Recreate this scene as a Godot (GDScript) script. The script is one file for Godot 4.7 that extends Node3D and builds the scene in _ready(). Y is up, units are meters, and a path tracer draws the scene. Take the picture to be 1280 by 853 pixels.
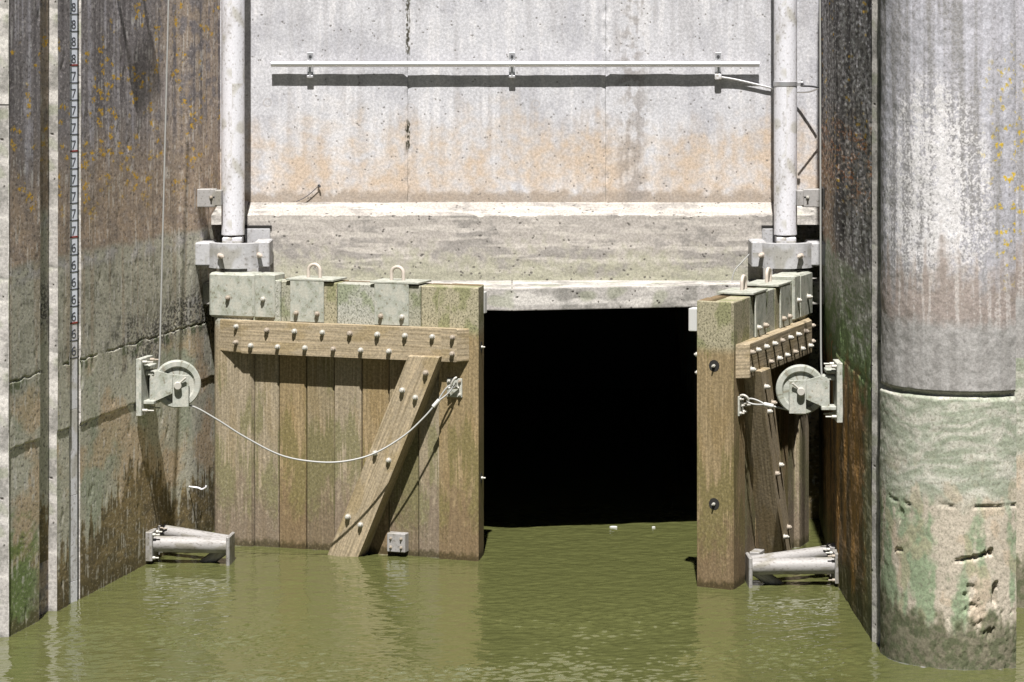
extends Node3D
# A tide gate in a concrete channel: two timber mitre leaves, head wall with ledge, wire ropes on sheaves.
# Units are metres, y = 0 is the water level, the camera looks along -z.

const EYE := 3.508         # camera height over the water
const TH := 0.24           # thickness of a gate leaf
const PIVOT := 0.13        # heel to hinge axis along the leaf
const LEAF := 1.873        # length of a leaf along its front face
var rng := RandomNumberGenerator.new()
var M := {}
var N := {}
var bolt_mesh: ArrayMesh
var small_bolt_mesh: ArrayMesh

func _ready() -> void:
	rng.seed = 7
	set_camera_and_light()
	make_noises()
	make_materials()
	make_bolts()
	build_water()
	build_head_wall()
	build_left_wall()
	build_right_wall()
	build_pier()
	build_gate(1.0, deg_to_rad(19.9), Vector3(-1.815, 0, -20.269), "timber lock gate leaf standing nearly closed left of the dark opening")
	build_gate(-1.0, deg_to_rad(70.0), Vector3(1.815, 0, -20.269), "timber lock gate leaf swung open, seen nearly end-on right of the dark opening")
	build_pipes()
	build_rail()
	build_pulleys()
	build_ropes()
	build_stops()
	build_gauge()
	build_small_things()

# ---------------------------------------------------------------- camera, sky, sun
func set_camera_and_light() -> void:
	var cam := Camera3D.new()
	cam.name = "camera"
	cam.projection = Camera3D.PROJECTION_FRUSTUM
	cam.near = 0.1
	cam.far = 400.0
	cam.size = 853.0 / 3860.0 * 0.1
	cam.frustum_offset = Vector2(0, -(426.5 - 10.0) / 3860.0 * 0.1)
	cam.position = Vector3(0, EYE, 0)
	add_child(cam)
	cam.current = true
	var env := Environment.new()
	env.background_mode = Environment.BG_SKY
	var sky := Sky.new()
	var sm := ProceduralSkyMaterial.new()
	sm.sky_top_color = Color(0.20, 0.40, 0.80)
	sm.sky_horizon_color = Color(0.62, 0.75, 0.92)
	sm.sky_curve = 0.18
	sm.sky_energy_multiplier = 0.35
	sm.ground_energy_multiplier = 0.36
	sm.ground_bottom_color = Color(0.30, 0.31, 0.27)
	sm.ground_horizon_color = Color(0.55, 0.58, 0.58)
	sky.sky_material = sm
	env.sky = sky
	env.tonemap_mode = Environment.TONE_MAPPER_LINEAR
	env.tonemap_exposure = 1.9
	env.sdfgi_enabled = true
	env.ssao_enabled = true
	env.ssil_enabled = true
	var we := WorldEnvironment.new()
	we.name = "environment"
	we.environment = env
	add_child(we)
	var sun := DirectionalLight3D.new()
	sun.name = "sun"
	sun.light_energy = 1.6
	sun.light_color = Color(1.0, 0.985, 0.98)
	sun.light_angular_distance = 0.5
	sun.shadow_enabled = true
	add_child(sun)
	sun.look_at_from_position(Vector3(0, 20, 0), Vector3(0, 20, 0) + Vector3(0.03, -1.86, -1.0), Vector3.UP)

# ---------------------------------------------------------------- noise and textures
func noise(seed_: int, octaves := 4, kind := FastNoiseLite.TYPE_SIMPLEX_SMOOTH) -> FastNoiseLite:
	var n := FastNoiseLite.new()
	n.seed = seed_
	n.noise_type = kind
	n.frequency = 1.0
	n.fractal_octaves = octaves
	n.fractal_type = FastNoiseLite.FRACTAL_FBM if octaves > 1 else FastNoiseLite.FRACTAL_NONE
	return n

func make_noises() -> void:
	N.a = noise(11, 4)
	N.b = noise(23, 3)
	N.c = noise(37, 2)
	N.g = noise(51, 1)
	N.s = noise(67, 3)
	N.cell = noise(81, 1, FastNoiseLite.TYPE_CELLULAR)
	N.cell.cellular_return_type = FastNoiseLite.RETURN_DISTANCE
	N.cell.cellular_jitter = 1.0

func texture(w: int, h: int, wide: float, high: float, paint: Callable) -> Array:
	# paint(x, y) gives the colour (sRGB) at a point in metres, y upwards; its alpha is the relief
	var rgb := PackedByteArray()
	rgb.resize(w * h * 3)
	var relief := PackedFloat32Array()
	relief.resize(w * h)
	var k := 0
	for j in h:
		var y := high * (1.0 - (j + 0.5) / h)
		for i in w:
			var c: Color = paint.call(wide * (i + 0.5) / w, y)
			rgb[k * 3] = int(clampf(c.r, 0, 1) * 255.0)
			rgb[k * 3 + 1] = int(clampf(c.g, 0, 1) * 255.0)
			rgb[k * 3 + 2] = int(clampf(c.b, 0, 1) * 255.0)
			relief[k] = c.a
			k += 1
	return [ImageTexture.create_from_image(Image.create_from_data(w, h, false, Image.FORMAT_RGB8, rgb)),
		ImageTexture.create_from_image(Image.create_from_data(w, h, false, Image.FORMAT_RF, relief.to_byte_array()))]

func textured(t: Array, wide: float, high: float, relief_cm: float, rough := 0.9, metal := 0.0) -> StandardMaterial3D:
	var m := StandardMaterial3D.new()
	m.albedo_texture = t[0]
	m.roughness = rough
	m.metallic = metal
	m.metallic_specular = 0.35
	m.heightmap_enabled = true
	m.heightmap_texture = t[1]
	m.heightmap_scale = relief_cm
	m.uv1_scale = Vector3(1.0 / wide, 1.0 / high, 1.0)
	return m

func over(c: Color, d: Color, t: float) -> Color:
	t = clampf(t, 0.0, 1.0)
	return Color(c.r + (d.r - c.r) * t, c.g + (d.g - c.g) * t, c.b + (d.b - c.b) * t, c.a)

func grain(c: Color, x: float, y: float, amount: float) -> Color:
	var f: float = 1.0 + amount * (N.b.get_noise_2d(x * 42.0, y * 42.0) + 0.8 * N.g.get_noise_2d(x * 130.0, y * 130.0))
	return Color(c.r * f, c.g * f, c.b * f, c.a)

func pits(x: float, y: float, per_m: float, size: float) -> float:
	# 1 inside small air holes, 0 elsewhere
	var d: float = N.cell.get_noise_2d(x * per_m, y * per_m) + 1.0
	return 1.0 - smoothstep(size * 0.6, size, d)

func paint_back(x: float, y: float) -> Color:
	# x 0..4.4 from the left corner, y 0..2.2 above the height 2.0
	var h := y + 2.0
	var streak: float = N.s.get_noise_2d(x * 11.0, h * 0.45)
	var wide: float = N.a.get_noise_2d(x * 1.3 + 40.0, h * 1.1)
	var fine: float = N.a.get_noise_2d(x * 9.0, h * 9.0)
	var patch: float = N.a.get_noise_2d(x * 2.2 + 70.0, h * 1.6)
	var c := Color(0.70, 0.70, 0.705)
	c = over(c, Color(0.63, 0.63, 0.64), 0.8 * smoothstep(0.0, 0.45, patch + 0.4 * fine))
	c = over(c, Color(0.62, 0.615, 0.615), 0.5 * smoothstep(0.1, 0.6, streak + 0.7 * wide))
	c = over(c, Color(0.765, 0.76, 0.755), 0.6 * smoothstep(0.1, 0.55, -streak + 0.5 * fine - 0.5 * patch))
	# rust-brown tide stain over the foot of the wall, ragged along the streaks
	var edge := 2.62 + 0.14 * streak + 0.22 * wide + 0.08 * fine
	var stain: float = smoothstep(edge + 0.26, edge - 0.22, h + 0.10 * N.b.get_noise_2d(x * 6.0, h * 3.0))
	c = over(c, Color(0.695, 0.635, 0.565), stain * (0.62 + 0.6 * fine + 0.6 * patch))
	var foot: float = 2.27 + 0.02 * N.b.get_noise_2d(x * 7.0, 3.0) + 0.03 * fine
	c = over(c, Color(0.55, 0.51, 0.46), 0.75 * smoothstep(foot + 0.02, foot - 0.03, h))
	# darker water run under the right part
	var run: float = smoothstep(0.16, 0.02, absf(x - 3.02 + 0.03 * N.g.get_noise_2d(h * 3.0, 5.0)))
	c = over(c, Color(0.50, 0.48, 0.46), run * 0.55 * smoothstep(-0.25, 0.3, streak + fine))
	# moss in the open joint
	var jx := absf(x - 1.497)
	if jx < 0.03:
		var t: float = N.b.get_noise_2d(x * 60.0, h * 22.0)
		var where := maxf(smoothstep(0.12, 0.06, absf(h - 2.65)), smoothstep(0.24, 0.14, absf(h - 3.38)) * 0.8)
		c = over(c, Color(0.16, 0.15, 0.10), smoothstep(0.016, 0.004, jx - 0.01 * t) * where * smoothstep(-0.25, 0.1, t))
	var hole: float = pits(x + 0.01 * fine, h, 21.0, 0.15) * smoothstep(0.3, 0.44, N.c.get_noise_2d(x * 9.0, h * 9.0))
	c = over(c, Color(0.36, 0.35, 0.33), hole * 0.7)
	for tie in [[1.515, 2.835], [4.06, 2.85], [2.36, 2.86], [0.55, 2.87]]:
		var r := Vector2(x - tie[0], h - tie[1]).length()
		c = over(c, Color(0.60, 0.58, 0.56), 0.7 * smoothstep(0.006, 0.0, absf(r - 0.026)))
	c = grain(c, x, h, 0.13)
	c.a = 0.5 + 0.35 * N.b.get_noise_2d(x * 30.0, h * 30.0) + 0.2 * streak - hole
	return c

func paint_grey(x: float, y: float) -> Color:
	# weathered cast concrete of ledge, lintel and pilasters (2 m square)
	var fine: float = N.a.get_noise_2d(x * 10.0, y * 10.0)
	var wide: float = N.a.get_noise_2d(x * 2.4, y * 2.4 + 9.0)
	var band: float = N.b.get_noise_2d(x * 1.5 + 20.0, y * 9.0)
	var c := Color(0.64, 0.625, 0.60)
	c = over(c, Color(0.51, 0.50, 0.475), smoothstep(0.0, 0.45, wide + 0.4 * fine))
	c = over(c, Color(0.73, 0.715, 0.685), smoothstep(0.05, 0.45, -wide * 0.6 + band))
	c = over(c, Color(0.50, 0.52, 0.42), 0.4 * smoothstep(0.2, 0.5, N.c.get_noise_2d(x * 3.0 + 7.0, y * 4.0)))
	var hole: float = pits(x + 0.02 * fine, y, 24.0, 0.18) * smoothstep(0.34, 0.46, N.c.get_noise_2d(x * 9.0, y * 9.0))
	c = over(c, Color(0.22, 0.21, 0.19), hole)
	c = grain(c, x, y, 0.15)
	c.a = 0.5 + 0.35 * N.b.get_noise_2d(x * 34.0, y * 34.0) + 0.25 * fine - 1.2 * hole
	return c

func paint_breast(x: float, y: float) -> Color:
	# front of the ledge: x 0..4.2, y 0..0.7 above 1.6
	var h := y + 1.6
	var fine: float = N.a.get_noise_2d(x * 10.0, h * 10.0)
	var wide: float = N.a.get_noise_2d(x * 2.0, h * 3.0 + 9.0)
	var bed: float = N.b.get_noise_2d(x * 1.3 + 20.0, h * 16.0)
	var c := Color(0.61, 0.59, 0.56)
	c = over(c, Color(0.53, 0.515, 0.49), smoothstep(0.0, 0.4, wide + 0.5 * fine))
	c = over(c, Color(0.675, 0.655, 0.62), smoothstep(0.0, 0.35, bed - 0.2 * fine) * 0.85)
	c = over(c, Color(0.53, 0.535, 0.44), 0.55 * smoothstep(1.95, 1.7, h + 0.18 * fine + 0.1 * wide))
	var hole: float = pits(x + 0.02 * fine, h, 24.0, 0.2) * smoothstep(0.3, 0.44, N.c.get_noise_2d(x * 8.0, h * 8.0))
	c = over(c, Color(0.3, 0.29, 0.27), hole * 0.8)
	c = grain(c, x, h, 0.14)
	c.a = 0.5 + 0.35 * N.b.get_noise_2d(x * 34.0, h * 34.0) + 0.25 * fine - 1.2 * hole
	return c

func paint_left(x: float, y: float) -> Color:
	# x = metres from the near corner going back (0..4.2), y 0..4.2
	var streak: float = N.s.get_noise_2d(x * 8.0 + 3.0, y * 0.35)
	var wide: float = N.a.get_noise_2d(x * 1.0 + 5.0, y * 1.2)
	var fine: float = N.a.get_noise_2d(x * 4.0, y * 8.0)
	var fleck: float = N.b.get_noise_2d(x * 17.0, y * 38.0)
	var rag := 0.10 * streak + 0.08 * wide + 0.05 * fine
	var c := Color(0.552, 0.530, 0.527)
	c = over(c, Color(0.721, 0.706, 0.730), 0.8 * smoothstep(0.1, 0.5, streak + 0.3 * fine))
	c = over(c, Color(0.409, 0.388, 0.388), 0.6 * smoothstep(0.05, 0.5, -streak + 0.4 * wide + 0.2 * fine))
	# brown film, lower down and towards the gate
	c = over(c, Color(0.691, 0.611, 0.527), smoothstep(2.85, 2.3, y + 2.2 * rag) * (0.85 + 0.5 * fine))
	c = over(c, Color(0.709, 0.635, 0.550), 0.75 * smoothstep(1.9, 2.9, x + 0.6 * wide) * smoothstep(-0.5, 0.2, fine + streak))
	c = over(c, Color(0.505, 0.458, 0.405), 0.6 * smoothstep(0.1, 0.45, streak - 0.3 * fine) * smoothstep(2.7, 2.3, y))
	# old water mark and the grey-green zone under it
	var mark := 2.05 + 0.03 * wide + 0.02 * fine
	var zone := over(Color(0.721, 0.712, 0.643), Color(0.600, 0.594, 0.527), smoothstep(-0.1, 0.4, fine + 0.5 * wide))
	zone = over(zone, Color(0.673, 0.618, 0.533), 0.6 * smoothstep(0.0, 0.4, streak))
	c = over(c, zone, smoothstep(mark + 0.03, mark - 0.03, y))
	c = over(c, Color(0.745, 0.729, 0.742), 0.6 * smoothstep(0.08, 0.0, absf(y - mark + 0.06)) * smoothstep(-0.2, 0.3, fine))
	# barnacle belt: black with white flecks
	var belt := smoothstep(0.26, 0.08, absf(y - 1.44 + 0.12 * wide)) * smoothstep(1.3, 2.3, x + 0.3 * fine)
	if belt > 0.0:
		c = over(c, Color(0.192, 0.188, 0.174), belt * smoothstep(-0.15, 0.2, fleck + 0.4 * fine) * 0.8)
		c = over(c, Color(0.880, 0.871, 0.845), belt * smoothstep(0.3, 0.42, -fleck))
	c = over(c, Color(0.360, 0.399, 0.278), 0.7 * smoothstep(0.06, 0.015, absf(y - 1.40 + 0.05 * fine)) * smoothstep(-0.1, 0.3, fine + streak))
	# below: grey-green with soft ochre blooms
	var low := smoothstep(1.38, 1.28, y + rag)
	var g := Color(0.747, 0.737, 0.663)
	g = over(g, Color(0.660, 0.680, 0.594), smoothstep(-0.1, 0.4, N.c.get_noise_2d(x * 1.5 + 31.0, y * 0.9) + 0.3 * fine))
	g = over(g, Color(0.793, 0.685, 0.548), 0.65 * smoothstep(0.0, 0.4, N.c.get_noise_2d(x * 1.1 + 9.0, y * 1.5) + 0.3 * fine + 0.35 * smoothstep(0.5, 0.1, absf(x - 1.75)) * smoothstep(0.45, 0.1, absf(y - 0.95))))
	c = over(c, g, low)
	# wet brown growth, its ragged edge climbing towards the gate
	var top: float = 0.34 + 0.30 * smoothstep(1.2, 2.0, x) - 0.25 * smoothstep(2.3, 2.8, x) + 0.22 * N.s.get_noise_2d(x * 9.0, y * 0.9) + 0.14 * fine
	var wet := smoothstep(top + 0.05, top - 0.05, y)
	c = over(c, over(Color(0.517, 0.452, 0.307), Color(0.397, 0.352, 0.243), smoothstep(-0.2, 0.3, fine + 0.4 * wide)), wet * 0.9 * smoothstep(0.25, 0.7, x + 0.2 * fine))
	c = over(c, Color(0.409, 0.494, 0.243), 0.75 * smoothstep(0.55, 0.2, x + 0.2 * fine) * smoothstep(0.60, 0.4, y + 0.25 * fine))
	c = over(c, Color(0.360, 0.323, 0.215), 0.7 * smoothstep(0.10, 0.04, y + 0.08 * fine))
	# pale lime drips
	var drip: float = smoothstep(0.34, 0.5, N.g.get_noise_2d(x * 22.0, y * 2.2 + 30.0)) * smoothstep(0.0, 0.35, fine + 0.1)
	c = over(c, Color(0.880, 0.871, 0.845), drip * 0.55)
	c = over(c, Color(0.865, 0.835, 0.811), 0.5 * smoothstep(0.36, 0.46, fleck))
	c = over(c, Color(0.288, 0.270, 0.255), 0.5 * smoothstep(0.36, 0.46, -fleck))
	# yellow lichen
	var spot: float = N.cell.get_noise_2d(x * 8.0, y * 20.0) + 1.0 + 0.45 * N.b.get_noise_2d(x * 26.0, y * 60.0)
	var swarm: float = N.c.get_noise_2d(x * 2.6 + 4.0, y * 3.4) + 0.45 * smoothstep(0.9, 0.1, Vector2((x - 1.55) * 0.9, (y - 2.75) * 1.3).length()) - 0.22
	var lichen: float = smoothstep(0.24, 0.15, spot) * smoothstep(2.2, 2.45, y + 0.2 * wide) * smoothstep(-0.05, 0.2, swarm)
	c = over(c, Color(0.865, 0.670, 0.198), lichen * 0.9)
	c = grain(c, x * 0.5, y, 0.13)
	c.a = 0.5 + 0.4 * fleck + 0.25 * streak + 0.3 * lichen
	return c

func paint_right(x: float, y: float) -> Color:
	# x = metres from the back corner towards the camera (0..4.2), y 0..4.2
	var streak: float = N.s.get_noise_2d(x * 2.6 + 60.0, y * 0.4)
	var wide: float = N.a.get_noise_2d(x * 0.7 + 80.0, y * 1.2)
	var fine: float = N.a.get_noise_2d(x * 1.6 + 70.0, y * 8.0)
	var fleck: float = N.b.get_noise_2d(x * 4.5, y * 30.0)
	var c := Color(0.540, 0.529, 0.523)
	c = over(c, Color(0.310, 0.299, 0.299), smoothstep(-0.05, 0.4, streak + 0.3 * wide + 0.2 * fine))
	c = over(c, Color(0.713, 0.707, 0.713), 0.7 * smoothstep(0.15, 0.5, -streak + 0.3 * fine))
	c = over(c, Color(0.690, 0.586, 0.483), 0.8 * smoothstep(2.75, 2.45, y + 0.3 * fine) * smoothstep(2.8, 1.2, x + wide))
	c = over(c, Color(0.644, 0.380, 0.184), 0.75 * smoothstep(0.1, 0.3, fleck + 0.6 * fine) * smoothstep(0.34, 0.1, absf(y - 2.62)))
	c = over(c, Color(0.880, 0.880, 0.880), 0.75 * smoothstep(0.26, 0.38, fleck) * smoothstep(1.4, 2.0, y))
	c = over(c, Color(0.184, 0.178, 0.172), 0.7 * smoothstep(0.24, 0.38, -fleck) * smoothstep(1.9, 2.3, y))
	var mark := 2.0 + 0.06 * wide + 0.04 * fine
	c = over(c, over(Color(0.690, 0.690, 0.650), Color(0.540, 0.575, 0.483), smoothstep(-0.2, 0.3, fine + fleck)), smoothstep(mark + 0.03, mark - 0.03, y))
	c = over(c, Color(0.380, 0.471, 0.265), 0.8 * smoothstep(1.72, 1.5, y + 0.35 * fine + 0.2 * wide))
	# rust-brown growth towards the water
	var low := smoothstep(1.42, 1.22, y + 0.3 * streak + 0.1 * fine)
	var g := Color(0.540, 0.431, 0.287)
	g = over(g, Color(0.368, 0.310, 0.213), smoothstep(-0.1, 0.35, streak + 0.5 * fine))
	g = over(g, Color(0.690, 0.517, 0.276), 0.7 * smoothstep(0.15, 0.5, -streak + 0.3 * fine))
	c = over(c, g, low)
	c = over(c, Color(0.517, 0.540, 0.437), 0.7 * smoothstep(3.35, 3.6, x + 0.2 * fine) * low)
	c = over(c, Color(0.322, 0.333, 0.230), 0.7 * smoothstep(0.3, 0.1, y + 0.15 * fine))
	var spot: float = N.cell.get_noise_2d(x * 3.0, y * 19.0) + 1.0
	c = over(c, Color(0.851, 0.667, 0.207), 0.8 * smoothstep(0.20, 0.12, spot) * smoothstep(2.2, 2.5, y) * smoothstep(0.1, 0.3, wide + 0.1))
	c = grain(c, x * 0.3, y, 0.18)
	c.a = 0.5 + 0.6 * fleck + 0.25 * streak
	return c

func paint_pier(x: float, y: float) -> Color:
	# x = arc length from the left, 0..1.4, y 0..4.2
	var streak: float = N.s.get_noise_2d(x * 13.0 + 90.0, y * 0.4)
	var wide: float = N.a.get_noise_2d(x * 1.8 + 15.0, y * 1.2)
	var fine: float = N.a.get_noise_2d(x * 12.0 + 15.0, y * 10.0)
	var flake: float = N.b.get_noise_2d(x * 44.0, y * 38.0) + 0.5 * N.g.get_noise_2d(x * 90.0, y * 80.0)
	var c := Color(0.625, 0.62, 0.635)
	c = over(c, Color(0.55, 0.545, 0.545), 0.8 * smoothstep(0.0, 0.4, streak + 0.3 * wide))
	# granular weathered patches, broken by flakes
	c = over(c, Color(0.50, 0.49, 0.48), 0.75 * smoothstep(0.15, 0.5, flake + 0.8 * streak + 0.5 * wide - 0.1 * smoothstep(0.5, 0.2, absf(x - 0.66))))
	c = over(c, Color(0.70, 0.70, 0.72), 0.6 * smoothstep(0.1, 0.45, -streak + 0.4 * fine))
	# lime skin, flaking
	var place := smoothstep(0.75, 0.1, Vector2((x - 0.60) * 1.6, (y - 2.45) * 0.8).length())
	var lime := flake * 0.8 + 0.7 * streak + 0.5 * fine
	c = over(c, Color(0.81, 0.80, 0.785), 0.8 * smoothstep(0.16, -0.1, lime - 0.5 * (place - 0.5)) * smoothstep(0.05, 0.35, place) * 0.95)
	# brown zone with pale drips
	var brown: float = smoothstep(2.25, 1.98, y + 0.25 * streak + 0.1 * fine)
	c = over(c, over(Color(0.53, 0.485, 0.45), Color(0.66, 0.63, 0.60), smoothstep(0.18, 0.4, N.s.get_noise_2d(x * 20.0 + 5.0, y * 0.7) + 0.4 * flake)), 0.85 * brown)
	var mark := 1.84 + 0.03 * wide
	c = over(c, over(Color(0.58, 0.575, 0.56), Color(0.52, 0.515, 0.50), smoothstep(-0.3, 0.4, fine + streak)), 0.85 * smoothstep(mark + 0.05, mark - 0.05, y + 0.04 * fine))
	# below the groove: pale green with trowelled swirls
	if y < 1.46:
		var sw: float = N.a.get_noise_2d(x * 3.5 + 0.8 * wide, y * 15.0 + 1.2 * N.c.get_noise_2d(x * 2.0, y * 2.0))
		c = over(Color(0.575, 0.59, 0.525), Color(0.69, 0.68, 0.63), 0.85 * smoothstep(-0.2, 0.4, sw + 0.5 * fine))
		c = over(c, Color(0.49, 0.52, 0.44), 0.5 * smoothstep(0.1, 0.45, -sw + 0.2 * wide))
		var lowc := over(Color(0.665, 0.63, 0.565), Color(0.50, 0.55, 0.44), smoothstep(-0.1, 0.35, N.s.get_noise_2d(x * 6.0 + 7.0, y * 1.1) + 0.4 * fine - (x - 0.72) * 0.8))
		c = over(c, lowc, smoothstep(0.95, 0.80, y + 0.1 * wide + 0.05 * fine))
		c = over(c, Color(0.67, 0.59, 0.49), 0.4 * smoothstep(0.15, 0.4, N.c.get_noise_2d(x * 5.0 + 3.0, y * 3.0) + 0.4 * fine) * smoothstep(1.2, 0.9, y))
		c = over(c, Color(0.44, 0.43, 0.37), 0.5 * smoothstep(0.3, 0.5, flake + 0.2 * fine))
		var top := 0.26 + 0.05 * wide + 0.08 * streak + 0.12 * smoothstep(0.6, 0.2, x) + 0.05 * fine
		c = over(c, over(Color(0.40, 0.385, 0.315), Color(0.31, 0.325, 0.235), smoothstep(-0.2, 0.3, fine + 0.4 * flake)), 0.92 * smoothstep(top + 0.05, top - 0.05, y))
	var spot: float = N.cell.get_noise_2d(x * 21.0, y * 21.0) + 1.0 + 0.3 * flake
	c = over(c, Color(0.74, 0.61, 0.16), 0.9 * smoothstep(0.26, 0.16, spot) * smoothstep(0.86, 1.0, x + 0.12 * wide) * smoothstep(0.75, 0.4, absf(y - 2.65)) * smoothstep(-0.1, 0.2, fine))
	c = grain(c, x, y, 0.13)
	c.a = 0.5 + 0.6 * flake
	return c

func paint_wood(x: float, y: float) -> Color:
	# upright timber, x 0..1.2 any place across, y 0..2 over the water
	var gr: float = N.s.get_noise_2d(x * 55.0, y * 1.6)
	var gr2: float = N.b.get_noise_2d(x * 130.0, y * 3.0)
	var wide: float = N.a.get_noise_2d(x * 4.0, y * 1.5)
	var fine: float = N.a.get_noise_2d(x * 16.0, y * 12.0)
	var c := Color(0.522, 0.481, 0.399)
	c = over(c, Color(0.513, 0.459, 0.349), 0.5 * smoothstep(0.0, 0.4, N.c.get_noise_2d(x * 5.0, y * 1.3 + 4.0)))
	c = over(c, Color(0.427, 0.389, 0.302), 0.35 * smoothstep(0.05, 0.5, gr + 0.3 * gr2))
	c = over(c, Color(0.621, 0.573, 0.487), 0.6 * smoothstep(0.1, 0.45, -gr + 0.35 * fine))
	# algae and mud towards the water, in patches along the grain
	c = over(c, Color(0.427, 0.411, 0.294), 0.85 * smoothstep(0.12, 0.42, wide + 0.3 * gr + 0.4 * smoothstep(0.95, 0.45, y) * smoothstep(0.1, 0.35, y)))
	c = over(c, Color(0.405, 0.354, 0.302), 0.6 * smoothstep(0.5, 0.15, y + 0.25 * wide + 0.25 * fine))
	c = over(c, Color(0.243, 0.219, 0.143), 0.8 * smoothstep(0.06, 0.02, y + 0.03 * fine))
	# head of the leaf: grey and green with speckles
	var head := smoothstep(1.40, 1.48, y)
	var hc := over(Color(0.61, 0.61, 0.565), Color(0.52, 0.54, 0.45), smoothstep(0.05, 0.45, N.c.get_noise_2d(x * 3.5 + 11.0, y * 3.0) + 0.3 * fine))
	var sp: float = N.b.get_noise_2d(x * 60.0, y * 60.0)
	hc = over(hc, Color(0.30, 0.31, 0.25), 0.7 * smoothstep(0.2, 0.42, sp + 0.4 * (1.56 - y)))
	c = over(c, hc, head)
	c = over(c, Color(0.66, 0.63, 0.55), 0.25 * smoothstep(0.22, 0.5, N.b.get_noise_2d(x * 48.0, y * 40.0) + 0.3 * wide) * (1.0 - head))
	c = grain(c, x, y, 0.17)
	c.a = 0.5 + 0.4 * gr + 0.3 * gr2 + 0.2 * N.b.get_noise_2d(x * 40.0, y * 40.0)
	return c

func paint_beam(x: float, y: float) -> Color:
	# lying timber, grain along x (2 m), y 0..1
	var gr: float = N.s.get_noise_2d(x * 1.8, y * 60.0)
	var fine: float = N.a.get_noise_2d(x * 12.0, y * 14.0)
	var wide: float = N.a.get_noise_2d(x * 2.0, y * 5.0)
	var c := Color(0.578, 0.530, 0.439)
	c = over(c, Color(0.454, 0.407, 0.314), 0.55 * smoothstep(0.0, 0.45, gr))
	c = over(c, Color(0.671, 0.606, 0.493), 0.65 * smoothstep(0.05, 0.4, -gr + 0.3 * fine))
	c = over(c, Color(0.523, 0.459, 0.322), 0.45 * smoothstep(0.1, 0.4, wide))
	c = grain(c, x, y, 0.15)
	c.a = 0.5 + 0.45 * gr + 0.25 * N.b.get_noise_2d(x * 40.0, y * 40.0)
	return c

func paint_zinc(x: float, y: float) -> Color:
	var a: float = N.a.get_noise_2d(x * 6.0, y * 2.5)
	var b: float = N.b.get_noise_2d(x * 30.0, y * 30.0)
	var c := Color(0.84, 0.84, 0.85)
	c = over(c, Color(0.77, 0.765, 0.765), smoothstep(0.0, 0.5, a + 0.3 * b))
	c = over(c, Color(0.58, 0.56, 0.47), 0.35 * smoothstep(0.15, 0.5, N.c.get_noise_2d(x * 4.0 + 8.0, y * 4.0)))
	c = over(c, Color(0.33, 0.30, 0.26), 0.3 * smoothstep(0.4, 0.5, b + 0.2 * a))
	c = grain(c, x, y, 0.05)
	c.a = 0.5 + 0.3 * b
	return c

func paint_paint(x: float, y: float) -> Color:
	# dull green-grey coating of the ironwork
	var a: float = N.a.get_noise_2d(x * 9.0, y * 9.0)
	var b: float = N.b.get_noise_2d(x * 36.0, y * 36.0)
	var c := Color(0.628, 0.636, 0.598)
	c = over(c, Color(0.572, 0.584, 0.534), smoothstep(0.0, 0.45, a))
	c = over(c, Color(0.679, 0.672, 0.626), 0.7 * smoothstep(0.05, 0.4, -a + 0.3 * b))
	c = over(c, Color(0.335, 0.285, 0.212), 0.4 * smoothstep(0.42, 0.56, b + 0.4 * a))
	c = grain(c, x, y, 0.08)
	c.a = 0.5 + 0.3 * b
	return c

func plain(c: Color, rough := 0.8, metal := 0.0) -> StandardMaterial3D:
	var m := StandardMaterial3D.new()
	m.albedo_color = c
	m.roughness = rough
	m.metallic = metal
	return m

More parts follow.
